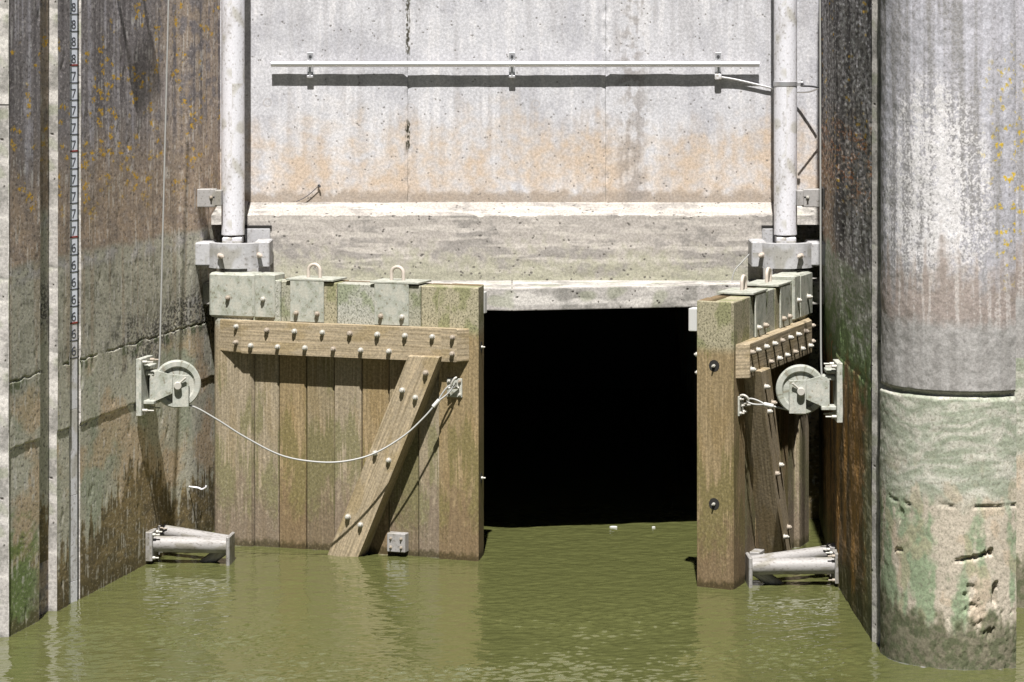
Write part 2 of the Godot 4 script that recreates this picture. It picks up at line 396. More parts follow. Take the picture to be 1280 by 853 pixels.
func make_materials() -> void:
	M.back = textured(texture(1024, 512, 4.4, 2.2, paint_back), 4.4, 2.2, 0.14)
	var grey := texture(512, 512, 2.0, 2.0, paint_grey)
	M.grey = textured(grey, 2.0, 2.0, 0.16)
	M.breast = textured(texture(1024, 192, 4.2, 0.7, paint_breast), 4.2, 0.7, 0.16)
	M.left = textured(texture(640, 768, 4.2, 4.2, paint_left), 4.2, 4.2, 0.05)
	M.right = textured(texture(512, 768, 4.2, 4.2, paint_right), 4.2, 4.2, 0.14)
	M.pier = textured(texture(320, 960, 1.4, 4.2, paint_pier), 1.4, 4.2, 0.09)
	var wood := texture(512, 512, 1.2, 2.0, paint_wood)
	M.wood = []
	for tint in [Color(1, 1, 1), Color(0.93, 0.92, 0.88), Color(0.97, 0.93, 0.84)]:
		var w := textured(wood, 1.2, 2.0, 0.14, 0.85)
		w.albedo_color = tint
		M.wood.append(w)
	M.beam = textured(texture(512, 256, 2.0, 1.0, paint_beam), 2.0, 1.0, 0.12, 0.85)
	var zinc := texture(256, 256, 1.0, 1.0, paint_zinc)
	M.zinc = textured(zinc, 1.0, 1.0, 0.02, 0.4, 0.15)
	var iron := texture(192, 192, 0.6, 0.6, paint_paint)
	M.iron = textured(iron, 0.6, 0.6, 0.06, 0.65)
	M.bolt = plain(Color(0.70, 0.69, 0.65), 0.55, 0.2)
	M.rust_bolt = plain(Color(0.72, 0.68, 0.63), 0.7, 0.1)
	M.rope = plain(Color(0.62, 0.62, 0.60), 0.6, 0.2)
	M.dark = plain(Color(0.10, 0.10, 0.09), 0.95)
	M.culvert = plain(Color(0.40, 0.40, 0.37), 0.9)
	M.alu = plain(Color(0.80, 0.80, 0.80), 0.38, 0.75)
	M.cable = plain(Color(0.24, 0.24, 0.25), 0.6)
	M.rubber = plain(Color(0.13, 0.125, 0.11), 0.9)
	M.white = plain(Color(0.86, 0.88, 0.91), 0.5)
	M.black = plain(Color(0.27, 0.28, 0.31), 0.7)
	M.red = plain(Color(0.50, 0.15, 0.09), 0.7)
	M.brace = textured(wood, 1.2, 2.0, 0.14, 0.85)
	M.brace.albedo_color = Color(1.0, 0.98, 0.97)
	M.zincgreen = textured(iron, 0.6, 0.6, 0.06, 0.6)
	M.zincgreen.albedo_color = Color(0.98, 0.98, 0.97)
	M.zincgrey = textured(zinc, 1.0, 1.0, 0.15, 0.8)
	M.zincgrey.albedo_color = Color(0.76, 0.76, 0.75)
	M.stop = textured(zinc, 1.0, 1.0, 0.03, 0.6, 0.1)
	M.stop.albedo_color = Color(0.70, 0.69, 0.665)
	M.rusty = M.rust_bolt
	M.white_steel = plain(Color(0.78, 0.775, 0.75), 0.5, 0.2)
	M.seal = plain(Color(0.70, 0.70, 0.68), 0.7)
	var w := StandardMaterial3D.new()
	w.albedo_color = Color(0.31, 0.32, 0.185)
	w.roughness = 0.04
	w.metallic_specular = 0.5
	M.water = w

# ---------------------------------------------------------------- mesh helpers
func begin() -> SurfaceTool:
	var st := SurfaceTool.new()
	st.begin(Mesh.PRIMITIVE_TRIANGLES)
	return st

func commit(st: SurfaceTool, called: String, m: Material, parent: Node) -> MeshInstance3D:
	var o := MeshInstance3D.new()
	o.name = called
	st.generate_tangents()
	o.mesh = st.commit()
	o.material_override = m
	parent.add_child(o, true)
	return o

func thing(called: String, label: String, category: String, at := Vector3.ZERO, turn := 0.0, group := "") -> Node3D:
	var o := Node3D.new()
	o.name = called
	add_child(o, true)
	var k := 1
	while str(o.name) != called and not str(o.name).begins_with(called + "_0"):
		o.name = "%s_%03d" % [called, k]
		k += 1
	o.position = at
	o.rotation.y = turn
	o.set_meta("label", label)
	o.set_meta("category", category)
	if group:
		o.set_meta("group", group)
	return o

func flat_uv(p: Vector3, n: Vector3, along_x: bool, off: Vector2) -> Vector2:
	var a := n.abs()
	var uv: Vector2
	if a.y >= a.x and a.y >= a.z:
		uv = Vector2(p.x, p.z)
	elif a.x >= a.z:
		uv = Vector2(p.z, -p.y)
	else:
		uv = Vector2(p.x, -p.y)
	if along_x and a.x >= a.z and a.x > a.y:
		uv = Vector2(p.z, -p.y)
	return uv + off

func face(st: SurfaceTool, pts: Array, center: Vector3, along_x := false, off := Vector2.ZERO) -> void:
	var n := Vector3.ZERO
	var mid := Vector3.ZERO
	for i in pts.size():
		var a: Vector3 = pts[i]
		var b: Vector3 = pts[(i + 1) % pts.size()]
		n += (a - pts[0]).cross(b - pts[0])
		mid += a
	mid /= pts.size()
	if n.length() < 1e-12:
		return
	n = n.normalized()
	var flip := n.dot(mid - center) > 0.0
	if not flip:
		n = -n
	for i in range(1, pts.size() - 1):
		var tri := [pts[0], pts[i + 1], pts[i]] if flip else [pts[0], pts[i], pts[i + 1]]
		for p: Vector3 in tri:
			st.set_normal(n)
			st.set_uv(flat_uv(p, n, along_x, off))
			st.add_vertex(p)

func loft(st: SurfaceTool, rings: Array, along_x := false, off := Vector2.ZERO) -> void:
	var center := Vector3.ZERO
	var count := 0
	for r in rings:
		for p: Vector3 in r:
			center += p
			count += 1
	center /= count
	face(st, rings[0], center, along_x, off)
	face(st, rings[-1], center, along_x, off)
	for k in rings.size() - 1:
		var a: Array = rings[k]
		var b: Array = rings[k + 1]
		for i in a.size():
			var j := (i + 1) % a.size()
			face(st, [a[i], a[j], b[j], b[i]], center, along_x, off)

func ring(lo: Vector3, hi: Vector3, y: float, b: float, inset: float) -> Array:
	var x0 := lo.x + inset
	var x1 := hi.x - inset
	var z0 := lo.z + inset
	var z1 := hi.z - inset
	var c := maxf(b - inset * 0.4, b * 0.5)
	return [Vector3(x0 + c, y, z0), Vector3(x1 - c, y, z0), Vector3(x1, y, z0 + c), Vector3(x1, y, z1 - c), Vector3(x1 - c, y, z1), Vector3(x0 + c, y, z1), Vector3(x0, y, z1 - c), Vector3(x0, y, z0 + c)]

func block(st: SurfaceTool, p: Vector3, q: Vector3, b := 0.004, along_x := false, off := Vector2.ZERO) -> void:
	var lo := Vector3(minf(p.x, q.x), minf(p.y, q.y), minf(p.z, q.z))
	var hi := Vector3(maxf(p.x, q.x), maxf(p.y, q.y), maxf(p.z, q.z))
	loft(st, [ring(lo, hi, lo.y, b, b), ring(lo, hi, lo.y + b, b, 0.0), ring(lo, hi, hi.y - b, b, 0.0), ring(lo, hi, hi.y, b, b)], along_x, off)

func prism(st: SurfaceTool, poly: Array, way: Vector3, along_x := false, off := Vector2.ZERO, b := 0.004) -> void:
	# a flat polygon pushed along way, its rims chamfered by b
	var mid := Vector3.ZERO
	for p: Vector3 in poly:
		mid += p
	mid /= poly.size()
	var n := way.normalized()
	var small := []
	for p: Vector3 in poly:
		small.append(p + (mid - p).normalized() * b)
	var rings := [small, [], [], []]
	for i in poly.size():
		rings[1].append(poly[i] + n * b)
		rings[2].append(poly[i] + way - n * b)
		rings[3].append(small[i] + way)
	loft(st, rings, along_x, off)

func frame_of(axis: Vector3) -> Basis:
	var z := axis.normalized()
	var x := (Vector3.UP if absf(z.y) < 0.9 else Vector3.RIGHT).cross(z).normalized()
	return Basis(x, z.cross(x), z)

func lathe(st: SurfaceTool, at: Vector3, axis: Vector3, profile: Array, seg := 24) -> void:
	# profile: Vector2(radius, distance along the axis); every segment of it keeps a hard edge
	var f := frame_of(axis)
	for k in profile.size() - 1:
		var p: Vector2 = profile[k]
		var q: Vector2 = profile[k + 1]
		var d := (q - p).normalized()
		for i in seg:
			var quad := []
			for e in [[p, i], [p, i + 1], [q, i + 1], [q, i]]:
				var t: float = TAU * e[1] / seg
				var r := f.x * cos(t) + f.y * sin(t)
				quad.append([at + r * e[0].x + f.z * e[0].y, (r * d.y - f.z * d.x).normalized(), Vector2(t * 0.1, -e[0].y + 0.05 * e[0].x)])
			for o in [0, 2, 1, 0, 3, 2]:
				st.set_normal(quad[o][1])
				st.set_uv(quad[o][2])
				st.add_vertex(quad[o][0])

func rod(st: SurfaceTool, a: Vector3, b: Vector3, r: float, seg := 16, bevel := 0.003) -> void:
	var l := (b - a).length()
	lathe(st, a, b - a, [Vector2(0, 0), Vector2(r - bevel, 0), Vector2(r, bevel), Vector2(r, l - bevel), Vector2(r - bevel, l), Vector2(0, l)], seg)

func tube(st: SurfaceTool, path: PackedVector3Array, r: float, seg := 8) -> void:
	var x := Vector3.ZERO
	var rows := []
	for i in path.size():
		var d := (path[mini(i + 1, path.size() - 1)] - path[maxi(i - 1, 0)]).normalized()
		if i == 0:
			x = frame_of(d).x
		x = (x - d * x.dot(d)).normalized()
		var y := d.cross(x)
		var row := []
		for k in seg + 1:
			var t := TAU * k / seg
			row.append([path[i] + (x * cos(t) + y * sin(t)) * r, x * cos(t) + y * sin(t), Vector2(float(k) / seg * 0.1, i * 0.02)])
		rows.append(row)
	for i in path.size() - 1:
		for k in seg:
			for c in [[i, k], [i + 1, k + 1], [i, k + 1], [i, k], [i + 1, k], [i + 1, k + 1]]:
				st.set_normal(rows[c[0]][c[1]][1])
				st.set_uv(rows[c[0]][c[1]][2])
				st.add_vertex(rows[c[0]][c[1]][0])
	for end in [0, path.size() - 1]:
		var pts := []
		for k in seg:
			pts.append(rows[end][k][0])
		face(st, pts, path[1] if end == 0 else path[end - 1])

func spline(points: Array, steps := 10) -> PackedVector3Array:
	var out := PackedVector3Array()
	for i in points.size() - 1:
		var a: Vector3 = points[maxi(i - 1, 0)]
		var b: Vector3 = points[i]
		var c: Vector3 = points[i + 1]
		var d: Vector3 = points[mini(i + 2, points.size() - 1)]
		for k in steps:
			out.append(b.cubic_interpolate(c, a, d, float(k) / steps))
	out.append(points[-1])
	return out

func sheet(called: String, m: Material, parent: Node, us: PackedFloat32Array, vs: PackedFloat32Array, point: Callable, uv: Callable, face_to: Vector3) -> MeshInstance3D:
	# a smooth-shaded surface over the grid us x vs; point(u, v) and uv(u, v) are callables
	var nu := us.size()
	var nv := vs.size()
	var pos := PackedVector3Array()
	var uvs := PackedVector2Array()
	pos.resize(nu * nv)
	uvs.resize(nu * nv)
	for j in nv:
		for i in nu:
			pos[j * nu + i] = point.call(us[i], vs[j])
			uvs[j * nu + i] = uv.call(us[i], vs[j])
	var nrm := PackedVector3Array()
	nrm.resize(nu * nv)
	var sign_ := 0.0
	for j in nv:
		for i in nu:
			var n := (pos[j * nu + mini(i + 1, nu - 1)] - pos[j * nu + maxi(i - 1, 0)]).cross(pos[mini(j + 1, nv - 1) * nu + i] - pos[maxi(j - 1, 0) * nu + i]).normalized()
			if sign_ == 0.0:
				sign_ = 1.0 if n.dot(face_to) > 0.0 else -1.0
			nrm[j * nu + i] = n * sign_
	var idx := PackedInt32Array()
	idx.resize((nu - 1) * (nv - 1) * 6)
	var k := 0
	for j in nv - 1:
		for i in nu - 1:
			var a := j * nu + i
			var q := [a, a + nu + 1, a + 1, a, a + nu, a + nu + 1] if sign_ > 0.0 else [a, a + 1, a + nu + 1, a, a + nu + 1, a + nu]
			for e in 6:
				idx[k + e] = q[e]
			k += 6
	var arr := []
	arr.resize(Mesh.ARRAY_MAX)
	arr[Mesh.ARRAY_VERTEX] = pos
	arr[Mesh.ARRAY_NORMAL] = nrm
	arr[Mesh.ARRAY_TEX_UV] = uvs
	arr[Mesh.ARRAY_INDEX] = idx
	var mesh := ArrayMesh.new()
	mesh.add_surface_from_arrays(Mesh.PRIMITIVE_TRIANGLES, arr)
	var o := MeshInstance3D.new()
	o.name = called
	o.mesh = mesh
	o.material_override = m
	parent.add_child(o, true)
	return o

func steps(a: float, b: float, size: float) -> PackedFloat32Array:
	var n := maxi(1, int(ceil(absf(b - a) / size)))
	var out := PackedFloat32Array()
	for i in n + 1:
		out.append(a + (b - a) * i / n)
	return out

func make_bolts() -> void:
	# washer, hexagon nut and stud end along +z
	var st := begin()
	lathe(st, Vector3.ZERO, Vector3(0, 0, 1), [Vector2(0.021, 0), Vector2(0.021, 0.004), Vector2(0.0, 0.004)], 10)
	lathe(st, Vector3(0, 0, 0.004), Vector3(0, 0, 1), [Vector2(0.017, 0), Vector2(0.017, 0.020), Vector2(0.013, 0.025), Vector2(0.008, 0.025), Vector2(0.008, 0.032), Vector2(0.0, 0.033)], 6)
	st.generate_tangents()
	bolt_mesh = st.commit()
	M.bolt_worn = plain(Color(0.60, 0.56, 0.50), 0.7, 0.1)
	st = begin()
	lathe(st, Vector3.ZERO, Vector3(0, 0, 1), [Vector2(0.012, 0), Vector2(0.012, 0.012), Vector2(0.006, 0.014), Vector2(0.006, 0.03), Vector2(0.0, 0.03)], 6)
	st.generate_tangents()
	small_bolt_mesh = st.commit()

func bolt(parent: Node3D, at: Vector3, towards: Vector3, m: Material, mesh: Mesh = null, called := "bolt", long := 1.0) -> MeshInstance3D:
	var o := MeshInstance3D.new()
	o.name = called
	o.mesh = mesh if mesh else bolt_mesh
	o.material_override = M.bolt_worn if m == M.bolt and rng.randf() < 0.35 else m
	parent.add_child(o, true)
	var f := frame_of(towards).rotated(towards.normalized(), rng.randf() * TAU)
	var k := rng.randf_range(0.84, 0.95)
	o.transform = Transform3D(Basis(f.x * k, f.y * k, f.z * long * rng.randf_range(0.75, 0.95)), at)
	return o

# ---------------------------------------------------------------- water
func build_water() -> void:
	var xs := PackedFloat32Array([-80, -30, -12, -6])
	xs.append_array(steps(-4.0, 4.0, 0.022))
	xs.append_array(PackedFloat32Array([6, 12, 30, 80]))
	var zs := PackedFloat32Array([80, 20, 0, -8, -13])
	zs.append_array(steps(-15.2, -21.8, 0.018))
	zs.append_array(PackedFloat32Array([-22.5, -25, -29]))
	var wave := noise(5, 3)
	var p := func(x: float, z: float) -> Vector3:
		var gust: float = 0.8 + 1.7 * smoothstep(-19.0, -16.5, z) * smoothstep(-0.4, 0.3, N.c.get_noise_2d(x * 0.6, z * 0.8) + 0.25 - 0.2 * absf(x - 0.4))
		var h: float = 0.0036 * wave.get_noise_2d(x * 2.6 + 0.4 * z, z * 4.2) + 0.0025 * N.b.get_noise_2d(x * 6.0, z * 11.0 + 0.8 * x) + gust * 0.0030 * N.g.get_noise_2d(x * 11.0, z * 29.0)
		return Vector3(x, h, z)
	var o := sheet("water", M.water, self, xs, zs, p, func(x: float, z: float) -> Vector2: return Vector2(x, z), Vector3.UP)
	o.set_meta("kind", "structure")
	var bed := MeshInstance3D.new()
	bed.name = "channel_bed"
	var pm := PlaneMesh.new()
	pm.size = Vector2(400, 400)
	bed.mesh = pm
	bed.material_override = plain(Color(0.30, 0.29, 0.20))
	bed.position = Vector3(0, -0.8, 0)
	bed.set_meta("kind", "structure")
	add_child(bed)

# ---------------------------------------------------------------- concrete
func build_head_wall() -> void:
	var t := thing("head_wall", "pale concrete head wall with sloping ledge above the dark culvert opening", "wall", Vector3(0, 0, -20.82))
	# three cast panels with open joints; z = 0 is the front of the panels
	var joints := [-2.12, -0.703, 0.632, 2.16]
	for k in 3:
		var us := steps(joints[k] + 0.0009, joints[k + 1] - 0.0009, 0.03)
		var vs := steps(2.15, 5.0, 0.03)
		var lean: float = [0.004, 0.0, 0.003][k]
		var j0: float = joints[k]
		var j1: float = joints[k + 1]
		var p := func(x: float, y: float) -> Vector3:
			var e := minf(x - j0, j1 - x)
			var chip: float = 0.012 * smoothstep(0.014, 0.0, e) * smoothstep(-0.1, 0.3, N.b.get_noise_2d(y * 9.0, j0 * 7.0))
			return Vector3(x, y, lean + 0.003 * N.a.get_noise_2d(x * 3.0, y * 3.0) - chip)
		sheet("wall_panel", M.back, t, us, vs, p, func(x: float, y: float) -> Vector2: return Vector2(x + 2.2, 2.2 - (y - 2.0)), Vector3(0, 0, 1))
	var st := begin()
	block(st, Vector3(-2.6, 2.062, -0.022), Vector3(2.6, 5.0, -8.0), 0.002)
	commit(st, "wall_core", M.culvert, t)
	st = begin()
	block(st, Vector3(-1.776, 1.55, -0.022), Vector3(1.86, 2.06, -8.0), 0.002)
	commit(st, "wall_core", M.culvert, t)
	# breast wall with the sloping ledge on top: z from 0.2 (front) to 0
	sheet("ledge", M.breast, t, steps(-1.775, 1.86, 0.03), steps(0.0, 1.0, 0.1), func(x: float, v: float) -> Vector3:
		var chip: float = 0.010 * smoothstep(0.85, 1.0, v) * smoothstep(0.15, 0.45, N.b.get_noise_2d(x * 7.0, 4.0))
		return Vector3(x, 2.200 - 0.078 * v - chip + 0.002 * N.a.get_noise_2d(x * 4.0, v), 0.2 * v - 0.004), func(x: float, v: float) -> Vector2: return Vector2(x + 2.1, 0.02 + 0.16 * v), Vector3(0, 1, 0.3))
	sheet("breast_wall", M.breast, t, steps(-1.775, 1.86, 0.02), steps(0.0, 1.0, 0.04), func(x: float, v: float) -> Vector3:
		var chip: float = 0.010 * smoothstep(0.03, 0.0, v) * smoothstep(0.15, 0.45, N.b.get_noise_2d(x * 7.0, 4.0))
		return Vector3(x, 2.122 - chip - v * 0.436 + 0.002 * N.a.get_noise_2d(x * 4.0, 1.0), 0.196 + 0.004 * N.a.get_noise_2d(x * 6.0, v * 5.0) * smoothstep(0.0, 0.1, v)), func(x: float, v: float) -> Vector2: return Vector2(x + 2.1, 0.7 - (0.522 - v * 0.436)), Vector3(0, 0, 1))
	for s in [[-2.12, -1.779], [1.864, 2.12]]:
		st = begin()
		prism(st, [Vector3(s[0], 2.208, 0.0), Vector3(s[0], 2.122, 0.198), Vector3(s[0], 2.06, 0.198), Vector3(s[0], 2.06, 0.0)], Vector3(s[1] - s[0], 0, 0), false, Vector2(0.3, 0.1), 0.003)
		commit(st, "ledge_end", M.grey, t)
	# cheeks of the breast wall beside the hinge recesses
	st = begin()
	block(st, Vector3(-1.775, 1.69, 0.19), Vector3(-1.735, 2.10, -0.01), 0.002)
	block(st, Vector3(1.82, 1.69, 0.19), Vector3(1.86, 2.10, -0.01), 0.002)
	commit(st, "cheek", M.grey, t)
	# smooth plates beside the hinges
	for x in [-1.70, 1.755]:
		st = begin()
		block(st, Vector3(x - 0.085, 1.62, 0.17), Vector3(x + 0.085, 2.035, 0.212), 0.004, false, Vector2(0.7, 0.2))
		commit(st, "hinge_plate", M.zincgrey, t)
		st = begin()
		block(st, Vector3(x - 0.088, 2.036, 0.17), Vector3(x + 0.095, 2.056, 0.209), 0.002)
		commit(st, "joint_strip", M.rubber, t)
	# lintel: its front follows the closed leaves in a flat V
	var edge := 0.82
	var back := 0.37
	st = begin()
	var pl := []
	for x in [-2.08, 0.0, 2.08]:
		pl.append(Vector3(x, 0, edge - 0.22 * absf(x)))
	for half in [[0, 1], [1, 2]]:
		var a: Vector3 = pl[half[0]]
		var b: Vector3 = pl[half[1]]
		prism(st, [Vector3(a.x, 1.546, a.z), Vector3(b.x, 1.546, b.z), Vector3(b.x, 1.546, -0.05), Vector3(a.x, 1.546, -0.05)], Vector3(0, 0.142, 0), false, Vector2(0.55, 0.9), 0.006)
	commit(st, "lintel", M.lintel if M.has("lintel") else M.grey, t)
	# jambs and culvert behind
	for s in [-1.0, 1.0]:
		st = begin()
		block(st, Vector3(s * 1.45, -0.6, 0.355), Vector3(s * 1.80, 1.543, -8.0), 0.004)
		commit(st, "jamb", M.left, t)
		st = begin()
		block(st, Vector3(s * 1.79, -0.6, -0.38), Vector3(s * 2.7, 2.058, -0.6), 0.004)
		commit(st, "recess_back", M.left, t)
	st = begin()
	block(st, Vector3(-1.6, -0.6, -7.6), Vector3(1.6, 1.6, -8.2), 0.004)
	commit(st, "culvert_end", M.culvert, t)

func left_x(d: float) -> float:
	return -1.996 - 0.2235 * (20.82 - d)

func build_left_wall() -> void:
	var t := thing("lock_wall", "dark stained concrete side wall with vertical slot, left of the gates", "wall", Vector3(left_x(17.195), 0, -17.195))
	var org := t.position
	var nrm := Vector3(0.976, 0, 0.218)
	var rough := func(s: float, y: float) -> float:
		var r: float = 0.003 * N.a.get_noise_2d(s * 1.5, y * 1.5) + 0.0006 * N.b.get_noise_2d(s * 16.0, y * 11.0)
		# construction joints, ragged
		for j in [[1.04, 0.008, 0.006], [1.42, 0.010, 0.008]]:
			var w: float = 0.015 * N.b.get_noise_2d(s * 6.0, j[0] * 9.0)
			r -= j[1] * smoothstep(j[2], 0.0, absf(y - j[0] - w)) * smoothstep(-0.35, 0.15, N.a.get_noise_2d(s * 3.0, j[0] * 30.0))
		# spalls
		var sp: float = N.cell.get_noise_2d(s * 5.0, y * 3.0) + 1.0
		r -= 0.003 * smoothstep(0.13, 0.07, sp) * smoothstep(0.0, 0.2, N.c.get_noise_2d(s * 2.0, y * 2.0))
		# the lower lift stands a little back
		return r - 0.006 * smoothstep(1.05, 1.03, y)
	var rows := steps(-0.4, 0.98, 0.02)
	rows.append_array(steps(0.985, 1.095, 0.004))
	rows.append_array(steps(1.11, 1.36, 0.02))
	rows.append_array(steps(1.37, 1.47, 0.004))
	rows.append_array(steps(1.49, 5.0, 0.02))
	# plan: distance d from the camera where a plain strip begins and ends
	for strip in [[17.195, 17.667], [17.94, 18.13], [18.31, 19.98], [19.98, 21.25]]:
		var us := steps(strip[0], strip[1], 0.016)
		var first: bool = strip[0] < 17.2
		var p := func(d: float, y: float) -> Vector3:
			var x := left_x(d)
			if d > 19.98:
				x += 0.03 * smoothstep(19.98, 20.35, d)
			var o: float = rough.call(d - 17.195, y)
			return Vector3(x, y, -d) - org + nrm * o
		sheet("wall_face", M.left, t, us, rows, p, func(d: float, y: float) -> Vector2: return Vector2(d - 17.195, 4.2 - y), nrm)
	# slot and gauge recess: floors and lit cheeks
	for c in [[17.667, 17.94, 0.058, "slot"], [18.13, 18.31, 0.024, "gauge_recess"]]:
		var d0: float = c[0]
		var d1: float = c[1]
		var deep: float = c[2]
		var st := begin()
		var ins := -nrm * deep
		var corners := []
		for e in [d0 - 0.05, d1 + 0.05]:
			for k in [deep, deep + 0.05]:
				corners.append(Vector3(left_x(e), 0, -e) - org - nrm * k)
		prism(st, [corners[0] + Vector3(0, -0.4, 0), corners[2] + Vector3(0, -0.4, 0), corners[3] + Vector3(0, -0.4, 0), corners[1] + Vector3(0, -0.4, 0)], Vector3(0, 5.4, 0), false, Vector2(0.2, 0.3), 0.001)
		commit(st, str(c[3]) + "_back", M.left if deep < 0.04 else M.slot if M.has("slot") else M.left, t)
		# far cheek faces the camera
		var us := steps(0.0, 1.0, 0.34)
		var pc := func(k: float, y: float) -> Vector3:
			var a := Vector3(left_x(d1), y, -d1) - org
			var r: float = rough.call(d1 - 17.195, y)
			return a + nrm * (r - (1.0 - k) * (deep + 0.004)) + Vector3(0.0, 0, 0.0015 * N.b.get_noise_2d(k * 2.0, y * 20.0))
		sheet(str(c[3]) + "_edge", M.grey, t, us, steps(-0.4, 5.0, 0.03), pc, func(k: float, y: float) -> Vector2: return Vector2(k * deep + d1, -y), Vector3(0, 0, 1))
		var pn := func(k: float, y: float) -> Vector3:
			return Vector3(left_x(d0), y, -d0) - org - nrm * ((1.0 - k) * (deep + 0.004)) + nrm * (rough.call(d0 - 17.195, y) as float)
		sheet(str(c[3]) + "_edge", M.grey, t, us, steps(-0.4, 5.0, 0.1), pn, func(k: float, y: float) -> Vector2: return Vector2(k * deep, -y), Vector3(0, 0, -1))
	# pilaster face towards the camera, in two lifts
	for lift in [[-0.4, 2.965], [2.972, 5.0]]:
		var pp := func(x: float, y: float) -> Vector3:
			var r: float = 0.006 * N.a.get_noise_2d(x * 4.0, y * 4.0) + 0.003 * N.b.get_noise_2d(x * 18.0, y * 18.0)
			return Vector3(x, y, 0.004 + r)
		sheet("pilaster_face", M.pilaster if M.has("pilaster") else M.grey, t, steps(-4.0, 0.004, 0.05), steps(lift[0], lift[1], 0.03), pp, func(x: float, y: float) -> Vector2: return Vector2(x, -y), Vector3(0, 0, 1))
	var st := begin()
	var a := Vector3(left_x(17.195), 0, -17.195) - org - nrm * 0.11
	var b := Vector3(left_x(21.6), 0, -21.6) - org - nrm * 0.11
	prism(st, [a + Vector3(0, -0.4, -0.03), b + Vector3(0, -0.4, 0), Vector3(-5, -0.4, b.z), Vector3(-5, -0.4, a.z - 0.03)], Vector3(0, 5.4, 0), false, Vector2.ZERO, 0.004)
	commit(st, "wall_core", M.culvert, t)

func right_x(d: float) -> float:
	return 1.976 + 0.009 * (18.79 - d) if d < 18.79 else 1.976 + 0.0547 * (d - 18.79)

func build_right_wall() -> void:
	var t := thing("lock_wall", "dark rust-stained concrete side wall between the right gate and the round pier", "wall", Vector3(right_x(16.93), 0, -16.93))
	var org := t.position
	var rough := func(s: float, y: float) -> float:
		var r: float = 0.008 * N.a.get_noise_2d(s * 2.0 + 40.0, y * 2.0) + 0.003 * N.b.get_noise_2d(s * 15.0 + 9.0, y * 10.0)
		var w: float = 0.015 * N.b.get_noise_2d(s * 6.0, 77.0)
		r -= 0.012 * smoothstep(0.012, 0.0, absf(y - 1.42 - w))
		var sp: float = N.cell.get_noise_2d(s * 6.0, y * 3.0 + 50.0) + 1.0
		return r - 0.008 * smoothstep(0.16, 0.08, sp) * smoothstep(-0.1, 0.2, N.c.get_noise_2d(s * 2.0, y * 2.0))
	var p := func(d: float, y: float) -> Vector3:
		var o: float = rough.call(d, y)
		return Vector3(right_x(d) - o, y, -d) - org
	sheet("wall_face", M.right, t, steps(21.25, 17.09, 0.018), steps(-0.4, 5.0, 0.02), p, func(d: float, y: float) -> Vector2: return Vector2(20.9 - d, 4.2 - y), Vector3(-1, 0, 0.1))
	# chamfered corner towards the camera
	var st := begin()
	var x0 := right_x(17.09) - org.x
	prism(st, [Vector3(x0 + 0.002, -0.4, -0.162), Vector3(x0 + 0.030, -0.4, -0.10), Vector3(x0 + 0.12, -0.4, -0.10), Vector3(x0 + 0.12, -0.4, -0.17)], Vector3(0, 5.4, 0), false, Vector2(0.1, 0.2), 0.002)
	commit(st, "corner_strip", M.grey, t)
	st = begin()
	prism(st, [Vector3(x0 + 0.06, -0.4, -0.11), Vector3(x0 + 0.55, -0.4, -0.11), Vector3(x0 + 0.55, -0.4, -4.6), Vector3(x0 + 0.36, -0.4, -4.6)], Vector3(0, 5.4, 0), false, Vector2.ZERO, 0.004)
	commit(st, "wall_core", M.culvert, t)
	st = begin()
	block(st, Vector3(x0 + 0.552, -0.4, -1.16), Vector3(x0 + 5.0, 5.0, -4.6), 0.004)
	commit(st, "wall_core", M.culvert, t)

